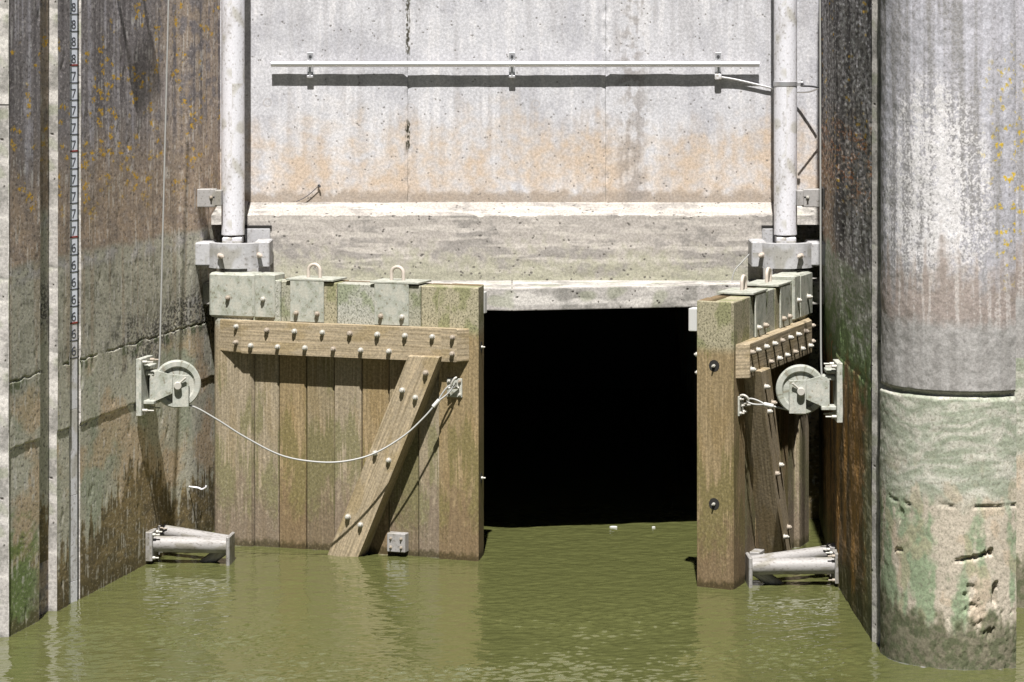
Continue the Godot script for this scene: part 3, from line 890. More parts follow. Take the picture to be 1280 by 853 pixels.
func build_pier() -> void:
	var c := Vector3(2.45, 0, -16.794)
	var t := thing("round_pier", "rounded concrete pier nose with green lower drum and honeycombed base", "pier", c)
	# arc from the hidden left flank to the right edge; r = 0.42
	var holes := [[0.86, 0.60, 0.075, 0.010, 0.03], [0.78, 0.585, 0.05, 0.007, 0.018], [0.93, 0.625, 0.03, 0.018, 0.05], [0.955, 0.40, 0.013, 0.075, 0.04], [0.82, 0.42, 0.035, 0.04, 0.012], [0.40, 0.60, 0.05, 0.007, 0.014],
		[0.84, 0.335, 0.05, 0.022, 0.010], [0.42, 0.79, 0.03, 0.04, 0.007], [0.93, 0.20, 0.03, 0.025, 0.018], [0.86, 0.24, 0.04, 0.018, 0.010]]
	var p := func(s: float, y: float) -> Vector3:
		var th := s / 0.44
		# th = 0 points to -x and back a little; grows towards the camera side
		var a := deg_to_rad(200.0) - th
		var r: float = 0.44 + 0.005 * N.a.get_noise_2d(s * 3.0, y * 3.0) + 0.0022 * N.b.get_noise_2d(s * 15.0, y * 15.0)
		var w: float = 0.006 * N.b.get_noise_2d(s * 4.0, 3.0)
		r -= 0.028 * smoothstep(0.016, 0.009, absf(y - 1.452 - w))
		r -= 0.014 * smoothstep(0.010, 0.0, absf(y - 0.862 - 0.02 * N.b.get_noise_2d(s * 5.0, 8.0))) * smoothstep(-0.05, 0.2, N.a.get_noise_2d(s * 4.0, 60.0) + (s - 0.65) * 0.8)
		if y < 1.44:
			r += 0.004 + 0.0009 * N.b.get_noise_2d(s * 3.0, y * 22.0)
			for h in holes:
				var dx: float = (s - h[0]) / h[2]
				var dy: float = (y - h[1] - dx * h[2] * 0.25) / h[3]
				var e: float = sqrt(dx * dx + dy * dy) + 0.7 * N.b.get_noise_2d(s * 26.0, y * 26.0) + 0.6 * N.b.get_noise_2d(s * 60.0, y * 60.0)
				r -= h[4] * smoothstep(1.0, 0.55, e)
			var sp: float = N.cell.get_noise_2d(s * 22.0, y * 22.0) + 1.0
			r -= 0.006 * smoothstep(0.22, 0.12, sp) * smoothstep(0.55, 0.3, y) * smoothstep(0.35, 0.9, s)
		return Vector3(cos(a) * r, y, sin(a) * r)
	sheet("drum", M.pier, t, steps(0.0, 1.087, 0.010), steps(-0.4, 5.0, 0.011), p, func(s: float, y: float) -> Vector2: return Vector2(s, 4.2 - y), Vector3(0, 0, 1))
	# straight flank behind the right edge, and the body
	var a1 := deg_to_rad(200.0) - 1.087 / 0.44
	var e := Vector3(cos(a1) * 0.44, 0, sin(a1) * 0.44)
	var st := begin()
	block(st, Vector3(e.x - 0.06, -0.4, e.z - 0.012), Vector3(e.x - 0.004, 5.0, -1.5), 0.002)
	commit(st, "flank", M.grey, t)
	# the wall that runs on to the right behind the pier
	var f := thing("flank_wall", "strip of pale brown concrete wall right behind the round pier at the frame edge", "wall", Vector3(2.60, 0, -18.05))
	var pf := func(x: float, y: float) -> Vector3:
		return Vector3(x, y, 0.006 * N.a.get_noise_2d(x * 4.0, y * 4.0) + 0.003 * N.b.get_noise_2d(x * 16.0, y * 16.0))
	sheet("wall_face", M.pier, f, steps(0.0, 4.0, 0.06), steps(-0.4, 5.0, 0.04), pf, func(x: float, y: float) -> Vector2: return Vector2(x + 0.6, 4.2 - y), Vector3(0, 0, 1))

# ---------------------------------------------------------------- gates
func build_gate(s: float, angle: float, pivot: Vector3, label: String) -> void:
	var t := thing("lock_gate", label, "gate", pivot, -s * angle, "pair of timber lock gate leaves")
	var W := TH * 0.5
	var P := func(u: float, v: float, w: float) -> Vector3: return Vector3(s * (u * 0.983 - PIVOT), v, w + W)
	var out := Vector3(0, 0, 1)
	var rnd := func() -> Vector2: return Vector2(rng.randf() * 1.2, 0)
	var low := -0.4
	var st := begin()
	# heel post with a rounded heel
	var ring_pts := []
	for k in 9:
		var a := PI * 0.5 + PI * k / 8.0
		ring_pts.append(Vector2(0.06 + 0.06 * cos(a), -TH * 0.5 + TH * 0.5 * sin(a)))
	ring_pts.append(Vector2(0.300, -TH))
	ring_pts.append(Vector2(0.312, -0.03))
	ring_pts.append(Vector2(0.302, -0.004))
	ring_pts.append(Vector2(0.290, 0.0))
	var base := []
	for q: Vector2 in ring_pts:
		base.append(P.call(q.x, low, q.y))
	prism(st, base, Vector3(0, 1.74 - low, 0), false, rnd.call(), 0.006)
	commit(st, "heel_post", M.wood[0], t)
	# mitre post at the toe, its end cut to the mitre
	st = begin()
	base = []
	for q in [Vector2(1.638, 0.0), Vector2(1.888, 0.0), Vector2(1.906, -0.012), Vector2(1.906 - 0.050, -TH), Vector2(1.638, -TH)]:
		base.append(P.call(q.x, low, q.y))
	prism(st, base, Vector3(0, 1.735 - low, 0), false, rnd.call(), 0.006)
	commit(st, "mitre_post", M.wood[2], t)
	# planks, each slightly different
	var cuts := [0.312, 0.490, 0.686, 0.887, 1.081, 1.273, 1.481, 1.638]
	for k in cuts.size() - 1:
		st = begin()
		var f := -0.032 + rng.randf_range(-0.004, 0.005)
		block(st, P.call(cuts[k] + 0.0025, low, f), P.call(cuts[k + 1] - 0.0025, 1.50, f - 0.07), 0.005, false, rnd.call())
		commit(st, "plank", M.wood[[0, 2, 1, 0, 2, 1, 0][k]], t)
	# head pieces above the waling
	var heads := [0.312, 0.515, 0.590, 0.918, 1.20, 1.509, 1.638]
	for k in heads.size() - 1:
		st = begin()
		var f := rng.randf_range(-0.006, 0.001)
		block(st, P.call(heads[k] + 0.002, 1.44, f), P.call(heads[k + 1] - 0.002, 1.74 + rng.randf_range(-0.006, 0.0), f - 0.22), 0.005, false, rnd.call())
		commit(st, "head_block", M.wood[k % 3], t)
	# waling with bevelled ends
	st = begin()
	base = []
	for q in [Vector2(0.070, -0.002), Vector2(0.262, 0.072), Vector2(1.79, 0.072), Vector2(1.846, 0.0), Vector2(1.84, -0.03), Vector2(0.08, -0.03)]:
		base.append(P.call(q.x, 1.266, q.y))
	prism(st, base, Vector3(0, 0.209, 0), true, Vector2(rng.randf(), rng.randf()), 0.006)
	commit(st, "waling", M.beam, t)
	# diagonal brace
	st = begin()
	var tilt := PI * 0.5 - s * atan(0.4365 * 0.983)
	var long_at := func(c: float, rise: float) -> float: return (rise - c * cos(tilt)) / sin(tilt)   # where the height above the foot is reached
	prism(st, [Vector3(long_at.call(-0.098, 0.0), -0.098, -0.16), Vector3(long_at.call(-0.098, 1.70), -0.098, -0.16), Vector3(long_at.call(0.098, 1.70), 0.098, -0.16), Vector3(long_at.call(0.098, 0.0), 0.098, -0.16)], Vector3(0, 0, 0.16), true, Vector2(0.4, 0.3), 0.006)
	var br := commit(st, "brace", M.beam, t)
	br.position = P.call(0.836, -0.40, 0.115)
	br.rotation.z = tilt
	# heel cap of steel in two plates folded over the top
	for c in [[-0.004, 0.327, 1.488], [0.330, 0.476, 1.494]]:
		st = begin()
		block(st, P.call(c[0], c[2], 0.012), P.call(c[1], 1.778, -0.16), 0.007 if c[0] > 0.0 else 0.014, false, rnd.call())
		commit(st, "heel_cap", M.zincgreen, t)
	bolt(t, P.call(0.140, 1.617, 0.012), out, M.bolt)
	bolt(t, P.call(0.395, 1.616, 0.012), out, M.bolt)
	# lifting plates with eyes
	for c in [[0.590, 0.830, 0.713], [1.190, 1.430, 1.306]]:
		st = begin()
		block(st, P.call(c[0], 1.478, 0.014), P.call(c[1], 1.752, 0.003), 0.002, false, rnd.call())
		block(st, P.call(c[0] - 0.03, 1.744, 0.016), P.call(c[1] + 0.07, 1.757, -0.215), 0.002, false, rnd.call())
		var pl := commit(st, "lifting_plate", M.zincgreen, t)
		st = begin()
		var path := PackedVector3Array()
		for k in 13:
			var a := PI * k / 12.0
			path.append(P.call(c[2] - 0.042 * cos(a), 1.80 + 0.042 * sin(a), -0.1))
		path.insert(0, P.call(c[2] - 0.042, 1.75, -0.1))
		path.append(P.call(c[2] + 0.042, 1.75, -0.1))
		tube(st, path, 0.0115, 10)
		commit(st, "lifting_eye", M.rusty, pl)
		for du in [0.05, 0.20]:
			bolt(t, P.call(c[0] + du - 0.004, 1.534, 0.013), out, M.bolt)
	# waling bolts: upper and lower row, then two in the heel bevel
	for u in [0.451, 0.649, 0.848, 1.043, 1.237, 1.43, 1.62, 1.76]:
		bolt(t, P.call(u, 1.422, 0.072), out, M.bolt)
	for u in [0.334, 0.528, 0.724, 0.926, 1.120, 1.318, 1.758]:
		bolt(t, P.call(u, 1.318, 0.072), out, M.bolt)
	for v in [1.437, 1.334]:
		bolt(t, P.call(0.225, v, 0.056), Vector3(-s * 0.40, 0, 0.92), M.bolt)
	for b in [[1.578, 1.196], [1.415, 1.079], [1.506, 1.037], [1.226, 0.671], [1.320, 0.629], [1.034, 0.254], [1.123, 0.208]]:
		bolt(t, P.call(b[0] + 0.014, b[1], 0.115), out, M.bolt)
	# square fitting just over the water
	st = begin()
	block(st, P.call(1.285, 0.03, 0.03), P.call(1.412, 0.150, -0.055), 0.004, false, rnd.call())
	var sh := commit(st, "stop_shoe", M.stop, t)
	for u in [1.312, 1.385]:
		for v in [0.062, 0.118]:
			bolt(sh, P.call(u, v, 0.029), out, M.bolt, small_bolt_mesh, "bolt", 0.6)
	# eye plate for the wire rope, on the mitre post
	st = begin()
	block(st, P.call(1.695, 1.035, 0.010), P.call(1.80, 1.155, -0.002), 0.003, false, rnd.call())
	var ep := commit(st, "eye_plate", M.iron, t)
	for u in [1.712, 1.785]:
		for v in [1.053, 1.138]:
			bolt(ep, P.call(u, v, 0.010), out, M.bolt, small_bolt_mesh)
	st = begin()
	rod(st, P.call(1.785, 1.098, 0.02), P.call(1.715, 1.098, 0.055), 0.008, 10)
	commit(st, "pin", M.bolt, ep)
	# countersunk bolts in the mitre face and heads behind it
	for v in [1.345, 0.510]:
		var n := Vector3(s * 0.979, 0, -0.204)
		st = begin()
		lathe(st, P.call(1.881, v, -0.125) - n * 0.0005, n, [Vector2(0.036, 0.0), Vector2(0.036, 0.002), Vector2(0.0, 0.002)], 16)
		var cup := commit(st, "washer_cup", M.rubber, t)
		bolt(cup, P.call(1.881, v, -0.125) + n * 0.002, n, M.bolt, small_bolt_mesh)
	for v in [1.40, 1.29]:
		bolt(t, P.call(1.80, v, -TH), -out, M.bolt)
	# white sealing block at the back of the head
	st = begin()
	block(st, P.call(1.76, 1.546, -TH - 0.002), P.call(1.858, 1.685, -TH - 0.055), 0.004, false, rnd.call())
	commit(st, "seal_block", M.seal, t)

# ---------------------------------------------------------------- ironwork
func build_pipes() -> void:
	for s in [-1.0, 1.0]:
		var x := -1.849 if s < 0 else 1.812
		var side := "left" if s < 0 else "right"
		var t := thing("vertical_pipe", "grey galvanised vertical pipe standing over the %s gate hinge" % side, "pipe", Vector3(x, 1.97, -20.45), 0.0, "vertical pipes over the gate hinges")
		var st := begin()
		lathe(st, Vector3(0, 0.035, 0), Vector3.UP, [Vector2(0.0, 0.0), Vector2(0.066, 0.0), Vector2(0.076, 0.0), Vector2(0.077, 0.004), Vector2(0.077, 3.0), Vector2(0, 3.0)], 40)
		commit(st, "tube", M.zinc, t)
		st = begin()
		lathe(st, Vector3(0.01 * s, -0.05, 0), Vector3.UP, [Vector2(0.0, 0.0), Vector2(0.062, 0.0), Vector2(0.062, 0.06), Vector2(0.058, 0.064), Vector2(0, 0.064)], 32)
		block(st, Vector3(-0.065, -0.02, -0.065), Vector3(0.065, 0.024, 0.07), 0.006)
		commit(st, "foot", M.zinc, t)
		if s > 0:
			st = begin()
			lathe(st, Vector3(0, 1.022, 0), Vector3.UP, [Vector2(0.077, 0.0), Vector2(0.080, 0.001), Vector2(0.080, 0.028), Vector2(0.077, 0.029)], 40)
			block(st, Vector3(0.076, 1.024, -0.012), Vector3(0.10, 1.048, 0.012), 0.002)
			block(st, Vector3(0.096, 1.018, -0.014), Vector3(0.122, 1.050, -0.004), 0.004)
			var cl := commit(st, "clamp", M.alu, t)
			bolt(cl, Vector3(0.11, 1.034, -0.006), Vector3(0, 0, 1), M.cable, small_bolt_mesh, "bolt", 0.4)
		# hinge strap round the gate's axis
		var h := thing("hinge_strap", "grey steel hinge strap bolted across the head of the %s gate" % side, "hinge", Vector3(-1.82 if s < 0 else 1.80, 1.80, -20.30), 0.0, "hinge straps of the gates")
		st = begin()
		# curved band round the pin
		var prof := []
		for k in 13:
			var a := -1.15 + 2.3 * k / 12.0
			prof.append(Vector3(0.20 * sin(a), 0.0, 0.20 * cos(a) - 0.105))
		var inner := []
		for k in 13:
			var q: Vector3 = prof[12 - k]
			inner.append(Vector3(q.x * 0.9, 0, q.z - 0.07))
		for k in 12:
			prism(st, [prof[k], prof[k + 1], inner[11 - k], inner[12 - k]], Vector3(0, 0.163, 0), false, Vector2(0.3, 0.2), 0.0)
		commit(st, "band", M.zincgrey, h)
		st = begin()
		block(st, Vector3(-s * -0.27, 0.01, 0.0), Vector3(-s * -0.15, 0.165, -0.30), 0.01, false, Vector2(0.2, 0.4))
		commit(st, "anchor_arm", M.zincgrey, h)
		st = begin()
		block(st, Vector3(-s * 0.125, 0.004, 0.02), Vector3(-s * 0.225, 0.17, -0.28), 0.006, false, Vector2(0.6, 0.1))
		commit(st, "clamp_arm", M.zincgrey, h)
		st = begin()
		rod(st, Vector3(0, -0.03, -0.02), Vector3(0, 0.04, -0.02), 0.075, 24)
		commit(st, "hinge_pin", M.zincgrey, h)
		for bx in [-s * -0.075, -s * 0.175]:
			var z := 0.08 if bx * s > 0.0 else 0.02
			var b := bolt(h, Vector3(bx - (-s) * 0.02, 0.085, z), Vector3(-s * 0.32, 0.0, 0.95), M.rusty, bolt_mesh, "bolt", 2.8)
		# bracket that holds the pipe to the side wall
		var wx := left_x(20.38) if s < 0 else right_x(20.38)
		var k := thing("pipe_bracket", "grey steel bracket between the %s pipe and the side wall" % side, "bracket", Vector3(wx, 2.19, -20.38), 0.0, "pipe brackets on the side walls")
		st = begin()
		block(st, Vector3(-s * -0.01, -0.01, 0.09), Vector3(-s * 0.012, 0.135, -0.09), 0.003)
		commit(st, "wall_plate", M.stop, k)
		var reach := absf(x - wx) - 0.065
		st = begin()
		block(st, Vector3(-s * 0.012, 0.005, 0.045), Vector3(-s * reach * 0.8, 0.125, -0.045), 0.005)
		block(st, Vector3(-s * reach * 0.75, 0.015, 0.052), Vector3(-s * reach, 0.117, -0.05), 0.005)
		commit(st, "channel", M.stop, k)
		st = begin()
		block(st, Vector3(-s * reach * 0.55, 0.066, 0.0465), Vector3(-s * reach * 0.76, 0.076, 0.043), 0.001)
		commit(st, "slot", M.rubber, k)
		bolt(k, Vector3(-s * reach * 0.62, 0.071, 0.045), Vector3(0, 0, 1), M.bolt, small_bolt_mesh)

func build_rail() -> void:
	# aluminium channel on three brackets
	var t := thing("wall_rail", "long aluminium rail on brackets across the upper head wall", "rail", Vector3(0, 3.13, -20.82))
	var st := begin()
	rod(st, Vector3(-1.621, 0.0, 0.062), Vector3(1.664, 0.0, 0.062), 0.0195, 20, 0.002)
	commit(st, "tube", M.alu, t)
	for x in [-1.36, 0.0, 1.39]:
		st = begin()
		# wall plate, stem and the clamp under the tube in one welded piece
		prism(st, [Vector3(x - 0.02, 0.078, 0.002), Vector3(x + 0.02, 0.078, 0.002), Vector3(x + 0.02, -0.09, 0.002), Vector3(x - 0.02, -0.09, 0.002)], Vector3(0, 0, 0.010), false, Vector2.ZERO, 0.002)
		block(st, Vector3(x - 0.008, -0.078, 0.034), Vector3(x + 0.008, -0.010, 0.050), 0.002)
		block(st, Vector3(x - 0.022, -0.092, 0.050), Vector3(x + 0.022, -0.076, 0.008), 0.003)
		var b := commit(st, "bracket", M.alu, t)
		bolt(b, Vector3(x, 0.052, 0.012), Vector3(0, 0, 1), M.cable, small_bolt_mesh, "bolt", 0.5)
	# cable that drops from the rail behind the pipe
	var c := thing("signal_cable", "thin grey cable running from the rail end behind the right pipe", "cable", Vector3(1.39, 3.045, -20.79))
	st = begin()
	var pts := [Vector3(0.0, 0.0, 0.01), Vector3(0.12, -0.02, 0.0), Vector3(0.30, -0.062, -0.005), Vector3(0.40, -0.085, -0.005), Vector3(0.52, -0.10, 0.03), Vector3(0.60, -0.098, 0.09), Vector3(0.655, -0.075, 0.15)]
	tube(st, spline(pts, 8), 0.0075, 8)
	commit(st, "conduit", M.alu, c)
	st = begin()
	var p2 := [Vector3(0.53, -0.055, 0.30), Vector3(0.60, -0.058, 0.25), Vector3(0.665, -0.07, 0.2)]
	tube(st, spline(p2, 6), 0.006, 8)
	commit(st, "wire", M.cable, c)
	st = begin()
	block(st, Vector3(-0.025, -0.02, 0.028), Vector3(0.02, 0.02, -0.02), 0.006)
	commit(st, "gland", M.zinc, c)

func pulley(s: float, at: Vector3, turn: float, wall_turn: float, wall_gap: float, label: String) -> void:
	# s = +1: the wall is on the left
	var t := thing("rope_pulley", label, "pulley", at, turn, "rope pulleys on the side walls")
	var X := func(x: float, y: float, z: float) -> Vector3: return Vector3(s * x, y, z)
	var st := begin()
	lathe(st, Vector3(0, 0, -0.028), Vector3(0, 0, 1), [Vector2(0.0, 0.012), Vector2(0.105, 0.012), Vector2(0.112, 0.0), Vector2(0.142, 0.0), Vector2(0.149, 0.006), Vector2(0.149, 0.014), Vector2(0.128, 0.026), Vector2(0.128, 0.032), Vector2(0.149, 0.044), Vector2(0.149, 0.052), Vector2(0.142, 0.058), Vector2(0.114, 0.058), Vector2(0.104, 0.042), Vector2(0.0, 0.042)], 48)
	var wheel := commit(st, "wheel", M.iron, t)
	st = begin()
	lathe(st, Vector3(0, 0, 0.012), Vector3(0, 0, 1), [Vector2(0.05, 0.0), Vector2(0.05, 0.022), Vector2(0.0, 0.022)], 24)
	commit(st, "hub", M.iron, wheel)
	# cheek plates in front and behind
	for z in [0.052, -0.062]:
		st = begin()
		prism(st, [X.call(-0.030, 0.066, z), X.call(0.070, 0.060, z), X.call(0.070, -0.138, z), X.call(-0.030, -0.138, z)], Vector3(0, 0, 0.012), false, Vector2(0.1, 0.3), 0.002)
		commit(st, "cheek_plate", M.iron, t)
		st = begin()
		prism(st, [X.call(-0.170, 0.060, z - 0.001), X.call(-0.155, 0.082, z - 0.001), X.call(-0.125, 0.092, z - 0.001), X.call(-0.031, 0.064, z - 0.001), X.call(-0.031, -0.052, z - 0.001), X.call(-0.130, -0.096, z - 0.001), X.call(-0.170, -0.096, z - 0.001)], Vector3(0, 0, 0.012), false, Vector2(0.3, 0.1), 0.002)
		commit(st, "arm_plate", M.iron, t)
	st = begin()
	block(st, X.call(-0.172, -0.094, 0.052), X.call(-0.158, 0.062, -0.05), 0.003)
	commit(st, "web", M.iron, t)
	# axle with locking bar
	st = begin()
	rod(st, Vector3(0.0, -0.002, -0.07), Vector3(0.0, -0.002, 0.098), 0.024, 20)
	commit(st, "axle", M.bolt, t)
	st = begin()
	rod(st, X.call(0.012, 0.012, 0.075), X.call(0.052, 0.048, 0.085), 0.007, 8)
	commit(st, "locking_bar", M.bolt, t)
	# wall plate, turned to lie on the wall
	var wp := Node3D.new()
	wp.name = "wall_plate"
	t.add_child(wp)
	wp.rotation.y = wall_turn - turn
	wp.position = X.call(-wall_gap + 0.004, 0, 0)
	st = begin()
	block(st, X.call(-0.02, -0.185, 0.11), X.call(0.016, 0.172, -0.11), 0.003)
	commit(st, "plate", M.iron, wp)
	st = begin()
	block(st, X.call(0.014, -0.115, 0.07), X.call(wall_gap - 0.12, -0.092, -0.07), 0.004)
	block(st, X.call(0.014, 0.105, 0.06), X.call(wall_gap - 0.15, 0.128, -0.07), 0.004)
	block(st, X.call(0.018, 0.062, 0.045), X.call(wall_gap - 0.13, 0.09, -0.05), 0.004)
	commit(st, "lug", M.iron, wp)
	for e in [[0.150, 0.08], [0.150, -0.06], [-0.152, 0.08], [-0.152, -0.06]]:
		bolt(wp, X.call(0.016, e[0], e[1]), Vector3(s, 0, 0), M.bolt, small_bolt_mesh, "bolt", 2.6)

func build_pulleys() -> void:
	pulley(1.0, Vector3(-2.103, 1.149, -19.37), deg_to_rad(9.0), deg_to_rad(-12.6), 0.205, "green-grey rope pulley on the left wall beside the nearly closed gate")
	pulley(-1.0, Vector3(1.740, 1.209, -18.60), deg_to_rad(-4.0), deg_to_rad(0.5), 0.225, "green-grey rope pulley on the right wall beside the open gate")

func rope(label: String, pts: Array, eye_at: Vector3, ferrule: Array) -> void:
	var t := thing("wire_rope", label, "rope", pts[0], 0.0, "wire ropes from the pulleys to the gates")
	var o: Vector3 = pts[0]
	var local := []
	for p: Vector3 in pts:
		local.append(p - o)
	var st := begin()
	tube(st, spline(local, 10), 0.0058, 8)
	commit(st, "strand", M.rope, t)
	st = begin()
	var a: Vector3 = ferrule[0] - o
	var b: Vector3 = ferrule[1] - o
	rod(st, a, b, 0.013, 12)
	commit(st, "ferrule", M.white_steel, t)
	# eye loop with thimble and shackle
	var e := eye_at - o
	var d := (e - b).normalized()
	var up := Vector3(-d.y, d.x, 0).normalized()
	st = begin()
	var loop := []
	var l := (e - b).length()
	for k in 17:
		var f := TAU * k / 16.0
		loop.append(b + d * (l * 0.5 * (1.0 - cos(f))) + up * (0.020 * sin(f) * (0.4 + 0.6 * (1.0 - cos(f)) * 0.5)))
	tube(st, spline(loop, 3), 0.006, 6)
	commit(st, "eye", M.rope, t)
	st = begin()
	var sh := []
	for k in 11:
		var f := PI * 1.5 * k / 10.0 - PI * 0.75
		sh.append(e + d * (0.022 - 0.030 * cos(f)) + Vector3(0, 0.026 * sin(f), 0.012 * sin(f)))
	tube(st, spline(sh, 3), 0.0075, 8)
	commit(st, "shackle", M.bolt, t)

func build_ropes() -> void:
	var pts := [Vector3(-2.143, 4.160, -19.370), Vector3(-2.163, 3.257, -19.370), Vector3(-2.183, 2.454, -19.370), Vector3(-2.203, 1.651, -19.370), Vector3(-2.213, 1.300, -19.370), Vector3(-2.233, 1.149, -19.370), Vector3(-2.208, 1.059, -19.370), Vector3(-2.138, 1.022, -19.370), Vector3(-2.008, 1.008, -19.376), Vector3(-1.859, 0.925, -19.395), Vector3(-1.685, 0.811, -19.420), Vector3(-1.461, 0.692, -19.444), Vector3(-1.250, 0.647, -19.463), Vector3(-1.060, 0.646, -19.482), Vector3(-0.869, 0.694, -19.500), Vector3(-0.683, 0.803, -19.519), Vector3(-0.557, 0.917, -19.531), Vector3(-0.486, 0.998, -19.537)]
	rope("long slack wire rope hanging from the left pulley to the nearly closed gate", pts, Vector3(-0.380, 1.117, -19.550), [Vector3(-0.501, 0.982, -19.537), Vector3(-0.461, 1.027, -19.542)])
	pts = [Vector3(1.855, 4.134, -18.600), Vector3(1.858, 3.074, -18.600), Vector3(1.860, 2.111, -18.600), Vector3(1.862, 1.436, -18.600), Vector3(1.867, 1.253, -18.600), Vector3(1.850, 1.147, -18.600), Vector3(1.783, 1.079, -18.600), Vector3(1.716, 1.074, -18.604), Vector3(1.650, 1.088, -18.623), Vector3(1.574, 1.103, -18.638)]
	rope("taut wire rope running down the right wall and pulley to the open gate", pts, Vector3(1.424, 1.133, -18.690), [Vector3(1.579, 1.103, -18.638), Vector3(1.522, 1.114, -18.653)])

func build_stops() -> void:
	for s in [-1.0, 1.0]:
		var d := 19.55 if s < 0 else 18.79
		var wx := left_x(d) + 0.004 if s < 0 else right_x(d) - 0.004
		var reach := 0.487 if s < 0 else 0.52
		var side := "left" if s < 0 else "right"
		var t := thing("gate_stop", "grey tubular gate stop on the %s wall just above the water" % side, "gate stop", Vector3(wx, 0.12, -d), deg_to_rad(-5.0) if s < 0 else deg_to_rad(2.0), "tubular gate stops at the waterline")
		var X := func(x: float, y: float, z: float) -> Vector3: return Vector3(-s * x, y, z)
		var st := begin()
		rod(st, X.call(0.0, 0.0, 0.03), X.call(reach, -0.004, 0.03), 0.050, 24)
		commit(st, "front_tube", M.stop, t)
		st = begin()
		rod(st, X.call(0.03, 0.04, -0.20), X.call(reach, 0.01, -0.02), 0.042, 20)
		commit(st, "rear_tube", M.stop, t)
		st = begin()
		rod(st, X.call(reach - 0.01, -0.02, -0.01), X.call(0.03, -0.36, -0.12), 0.036, 20)
		commit(st, "strut", M.stop, t)
		st = begin()
		block(st, X.call(reach, -0.13, 0.10), X.call(reach + 0.022, 0.062, -0.10), 0.006)
		commit(st, "end_plate", M.stop, t)
		for z in [0.03, -0.2]:
			st = begin()
			block(st, X.call(-0.03, -0.10, z + 0.075), X.call(0.018, 0.085, z - 0.075), 0.004)
			var pl := commit(st, "wall_plate", M.stop, t)
			for e in [[0.066, 0.055], [-0.08, 0.055], [0.066, -0.055]]:
				bolt(pl, X.call(0.018, e[0], z + e[1]), X.call(1, 0, 0), M.bolt, small_bolt_mesh, "bolt", 1.6)

func build_gauge() -> void:
	# staff gauge in its shallow recess of the left wall
	var d := 18.215
	var nrm := Vector3(0.976, 0, 0.218)
	var at := Vector3(left_x(d), 0, -d) - nrm * 0.022
	var t := thing("staff_gauge", "narrow white staff gauge with black numerals in the left wall", "gauge", at + nrm * 0.004, atan2(nrm.x, nrm.z) - 0.22)
	# local: z out of the wall, x towards the back of the site is -x
	var y := 3.676
	var k := 0
	var digits := {0: "8", 1: "7", 2: "6"}
	while y > -0.25:
		var st := begin()
		var h := 0.4975
		block(st, Vector3(-0.05, y - h - 0.0075, 0.0), Vector3(0.045, y, 0.006), 0.001, false, Vector2(rng.randf(), rng.randf()))
		commit(st, "scale_plate", M.white if y > 2.0 else M.zinc, t)
		y -= 0.5075
		k += 1
	# the red marks stand at each half metre: first at 3.10
	var font := SystemFont.new()
	font.font_names = PackedStringArray(["Droid Sans"])
	var mesh := {}
	for c in ["8", "7", "6"]:
		var tm := TextMesh.new()
		tm.text = c
		tm.font = font
		tm.font_size = 64
		tm.pixel_size = 0.075 / 47.0
		tm.depth = 0.002
		mesh[c] = tm
	for i in 22:
		var yy := 3.676 - 0.1015 * i
		var c: String = "8" if yy > 3.16+0.05 else "7" if yy > 2.155+0.05 else "6"
		var o := MeshInstance3D.new()
		o.name = "numeral"
		o.mesh = mesh[c]
		o.material_override = M.black
		t.add_child(o, true)
		o.position = Vector3(0.004, yy - 0.062, 0.0065)
		o.scale = Vector3(0.95, 0.68, 1)
		var st := begin()
		var red := i % 5 == 4
		block(st, Vector3(-0.05, yy - 0.104, 0.0055), Vector3(0.045, yy - (0.094 if red else 0.099), 0.0078), 0.0005)
		commit(st, "red_tick" if red else "tick", M.red if red else M.black, t)

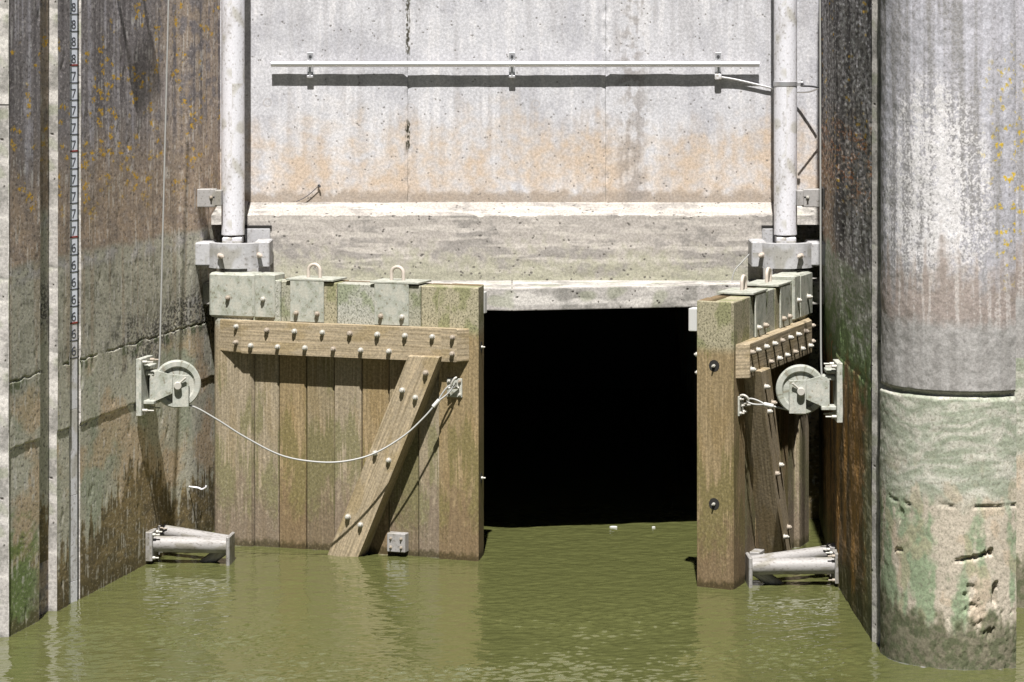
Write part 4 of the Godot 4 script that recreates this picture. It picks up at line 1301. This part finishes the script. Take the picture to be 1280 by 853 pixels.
func build_small_things() -> void:
	# bracket with two arms high on the left wall; the rope runs up past it
	var gnrm := Vector3(0.976, 0, 0.218)
	var gb := thing("guide_bracket", "two-armed steel guide bracket high on the left wall beside the rope", "bracket", Vector3(left_x(18.27), 4.86, -18.27))
	var along := Vector3(left_x(18.72), 0, -18.72) - Vector3(left_x(18.27), 0, -18.27)
	for k in 2:
		var gs := begin()
		rod(gs, along * k - gnrm * 0.02, along * k + gnrm * (0.20 - 0.02 * k), 0.022, 12)
		commit(gs, "arm", M.iron, gb)
		gs = begin()
		var foot: Vector3 = along * k + Vector3(0, -0.09, 0)
		prism(gs, [foot, foot + Vector3(0, 0.07, 0), foot + Vector3(0, 0.07, 0) + gnrm * 0.12], along.normalized() * 0.012, false, Vector2.ZERO, 0.001)
		commit(gs, "gusset", M.iron, gb)
	var gx := begin()
	rod(gx, gnrm * 0.19 + along * -0.1, gnrm * 0.17 + along * 1.1, 0.018, 12)
	commit(gx, "cross_bar", M.iron, gb)
	# bent iron hooks left in the concrete
	var h := thing("wall_hook", "small dark bent hook above the ledge near the left pipe", "hook", Vector3(-1.305, 2.311, -20.810))
	var st := begin()
	tube(st, spline([Vector3(0, 0, 0), Vector3(0, 0.0, 0.012), Vector3(0.008, 0.004, 0.018), Vector3(0.012, -0.012, 0.02)], 5), 0.006, 6)
	commit(st, "hook", M.cable, h)
	st = begin()
	tube(st, spline([Vector3(0.0, -0.003, 0.014), Vector3(-0.05, -0.05, 0.014), Vector3(-0.10, -0.085, 0.018), Vector3(-0.15, -0.108, 0.03)], 5), 0.003, 6)
	commit(st, "tie_wire", M.cable, h)
	var r := thing("bent_bar", "short bent iron bar sticking out of the left wall below the pulley", "bar", Vector3(left_x(20.2) + 0.06, 0.375, -20.2))
	st = begin()
	tube(st, spline([Vector3(-0.04, 0.0, 0), Vector3(0.02, -0.008, 0.0), Vector3(0.045, -0.016, 0.01), Vector3(0.07, -0.004, 0.02), Vector3(0.075, 0.012, 0.02)], 5), 0.007, 6)
	commit(st, "bar", M.zinc, r)
	# scraps drifting at the mouth of the culvert
	for k in 2:
		var sc := thing("floating_scrap", ["larger pale scrap floating at the edge of the dark culvert", "smaller pale scrap floating right of the larger one in the culvert mouth"][k], "scrap", [Vector3(0.685, -0.003, -20.84), Vector3(0.955, -0.003, -20.83)][k], 0.3 * k, "scraps floating in the culvert mouth")
		st = begin()
		var size: float = [0.026, 0.012][k]
		var outline := []
		for e in 9:
			var a := TAU * e / 9.0
			outline.append(Vector3(cos(a) * size * (1.0 + 0.3 * sin(e * 2.3)), -0.004, sin(a) * size * 0.55))
		prism(st, outline, Vector3(0, 0.016, 0), false, Vector2.ZERO, 0.003)
		commit(st, "scrap", M.seal, sc)
	# loose wire leaning on the right end of the ledge
	var w := thing("loose_wire", "thin bent wire leaning on the ledge above the open gate", "wire", Vector3(1.457, 1.717, -20.450))
	st = begin()
	tube(st, spline([Vector3(0, -0.02, -0.02), Vector3(0.02, 0.05, -0.02), Vector3(0.075, 0.11, -0.03), Vector3(0.15, 0.19, -0.045)], 6), 0.0045, 6)
	commit(st, "wire", M.rope, w)
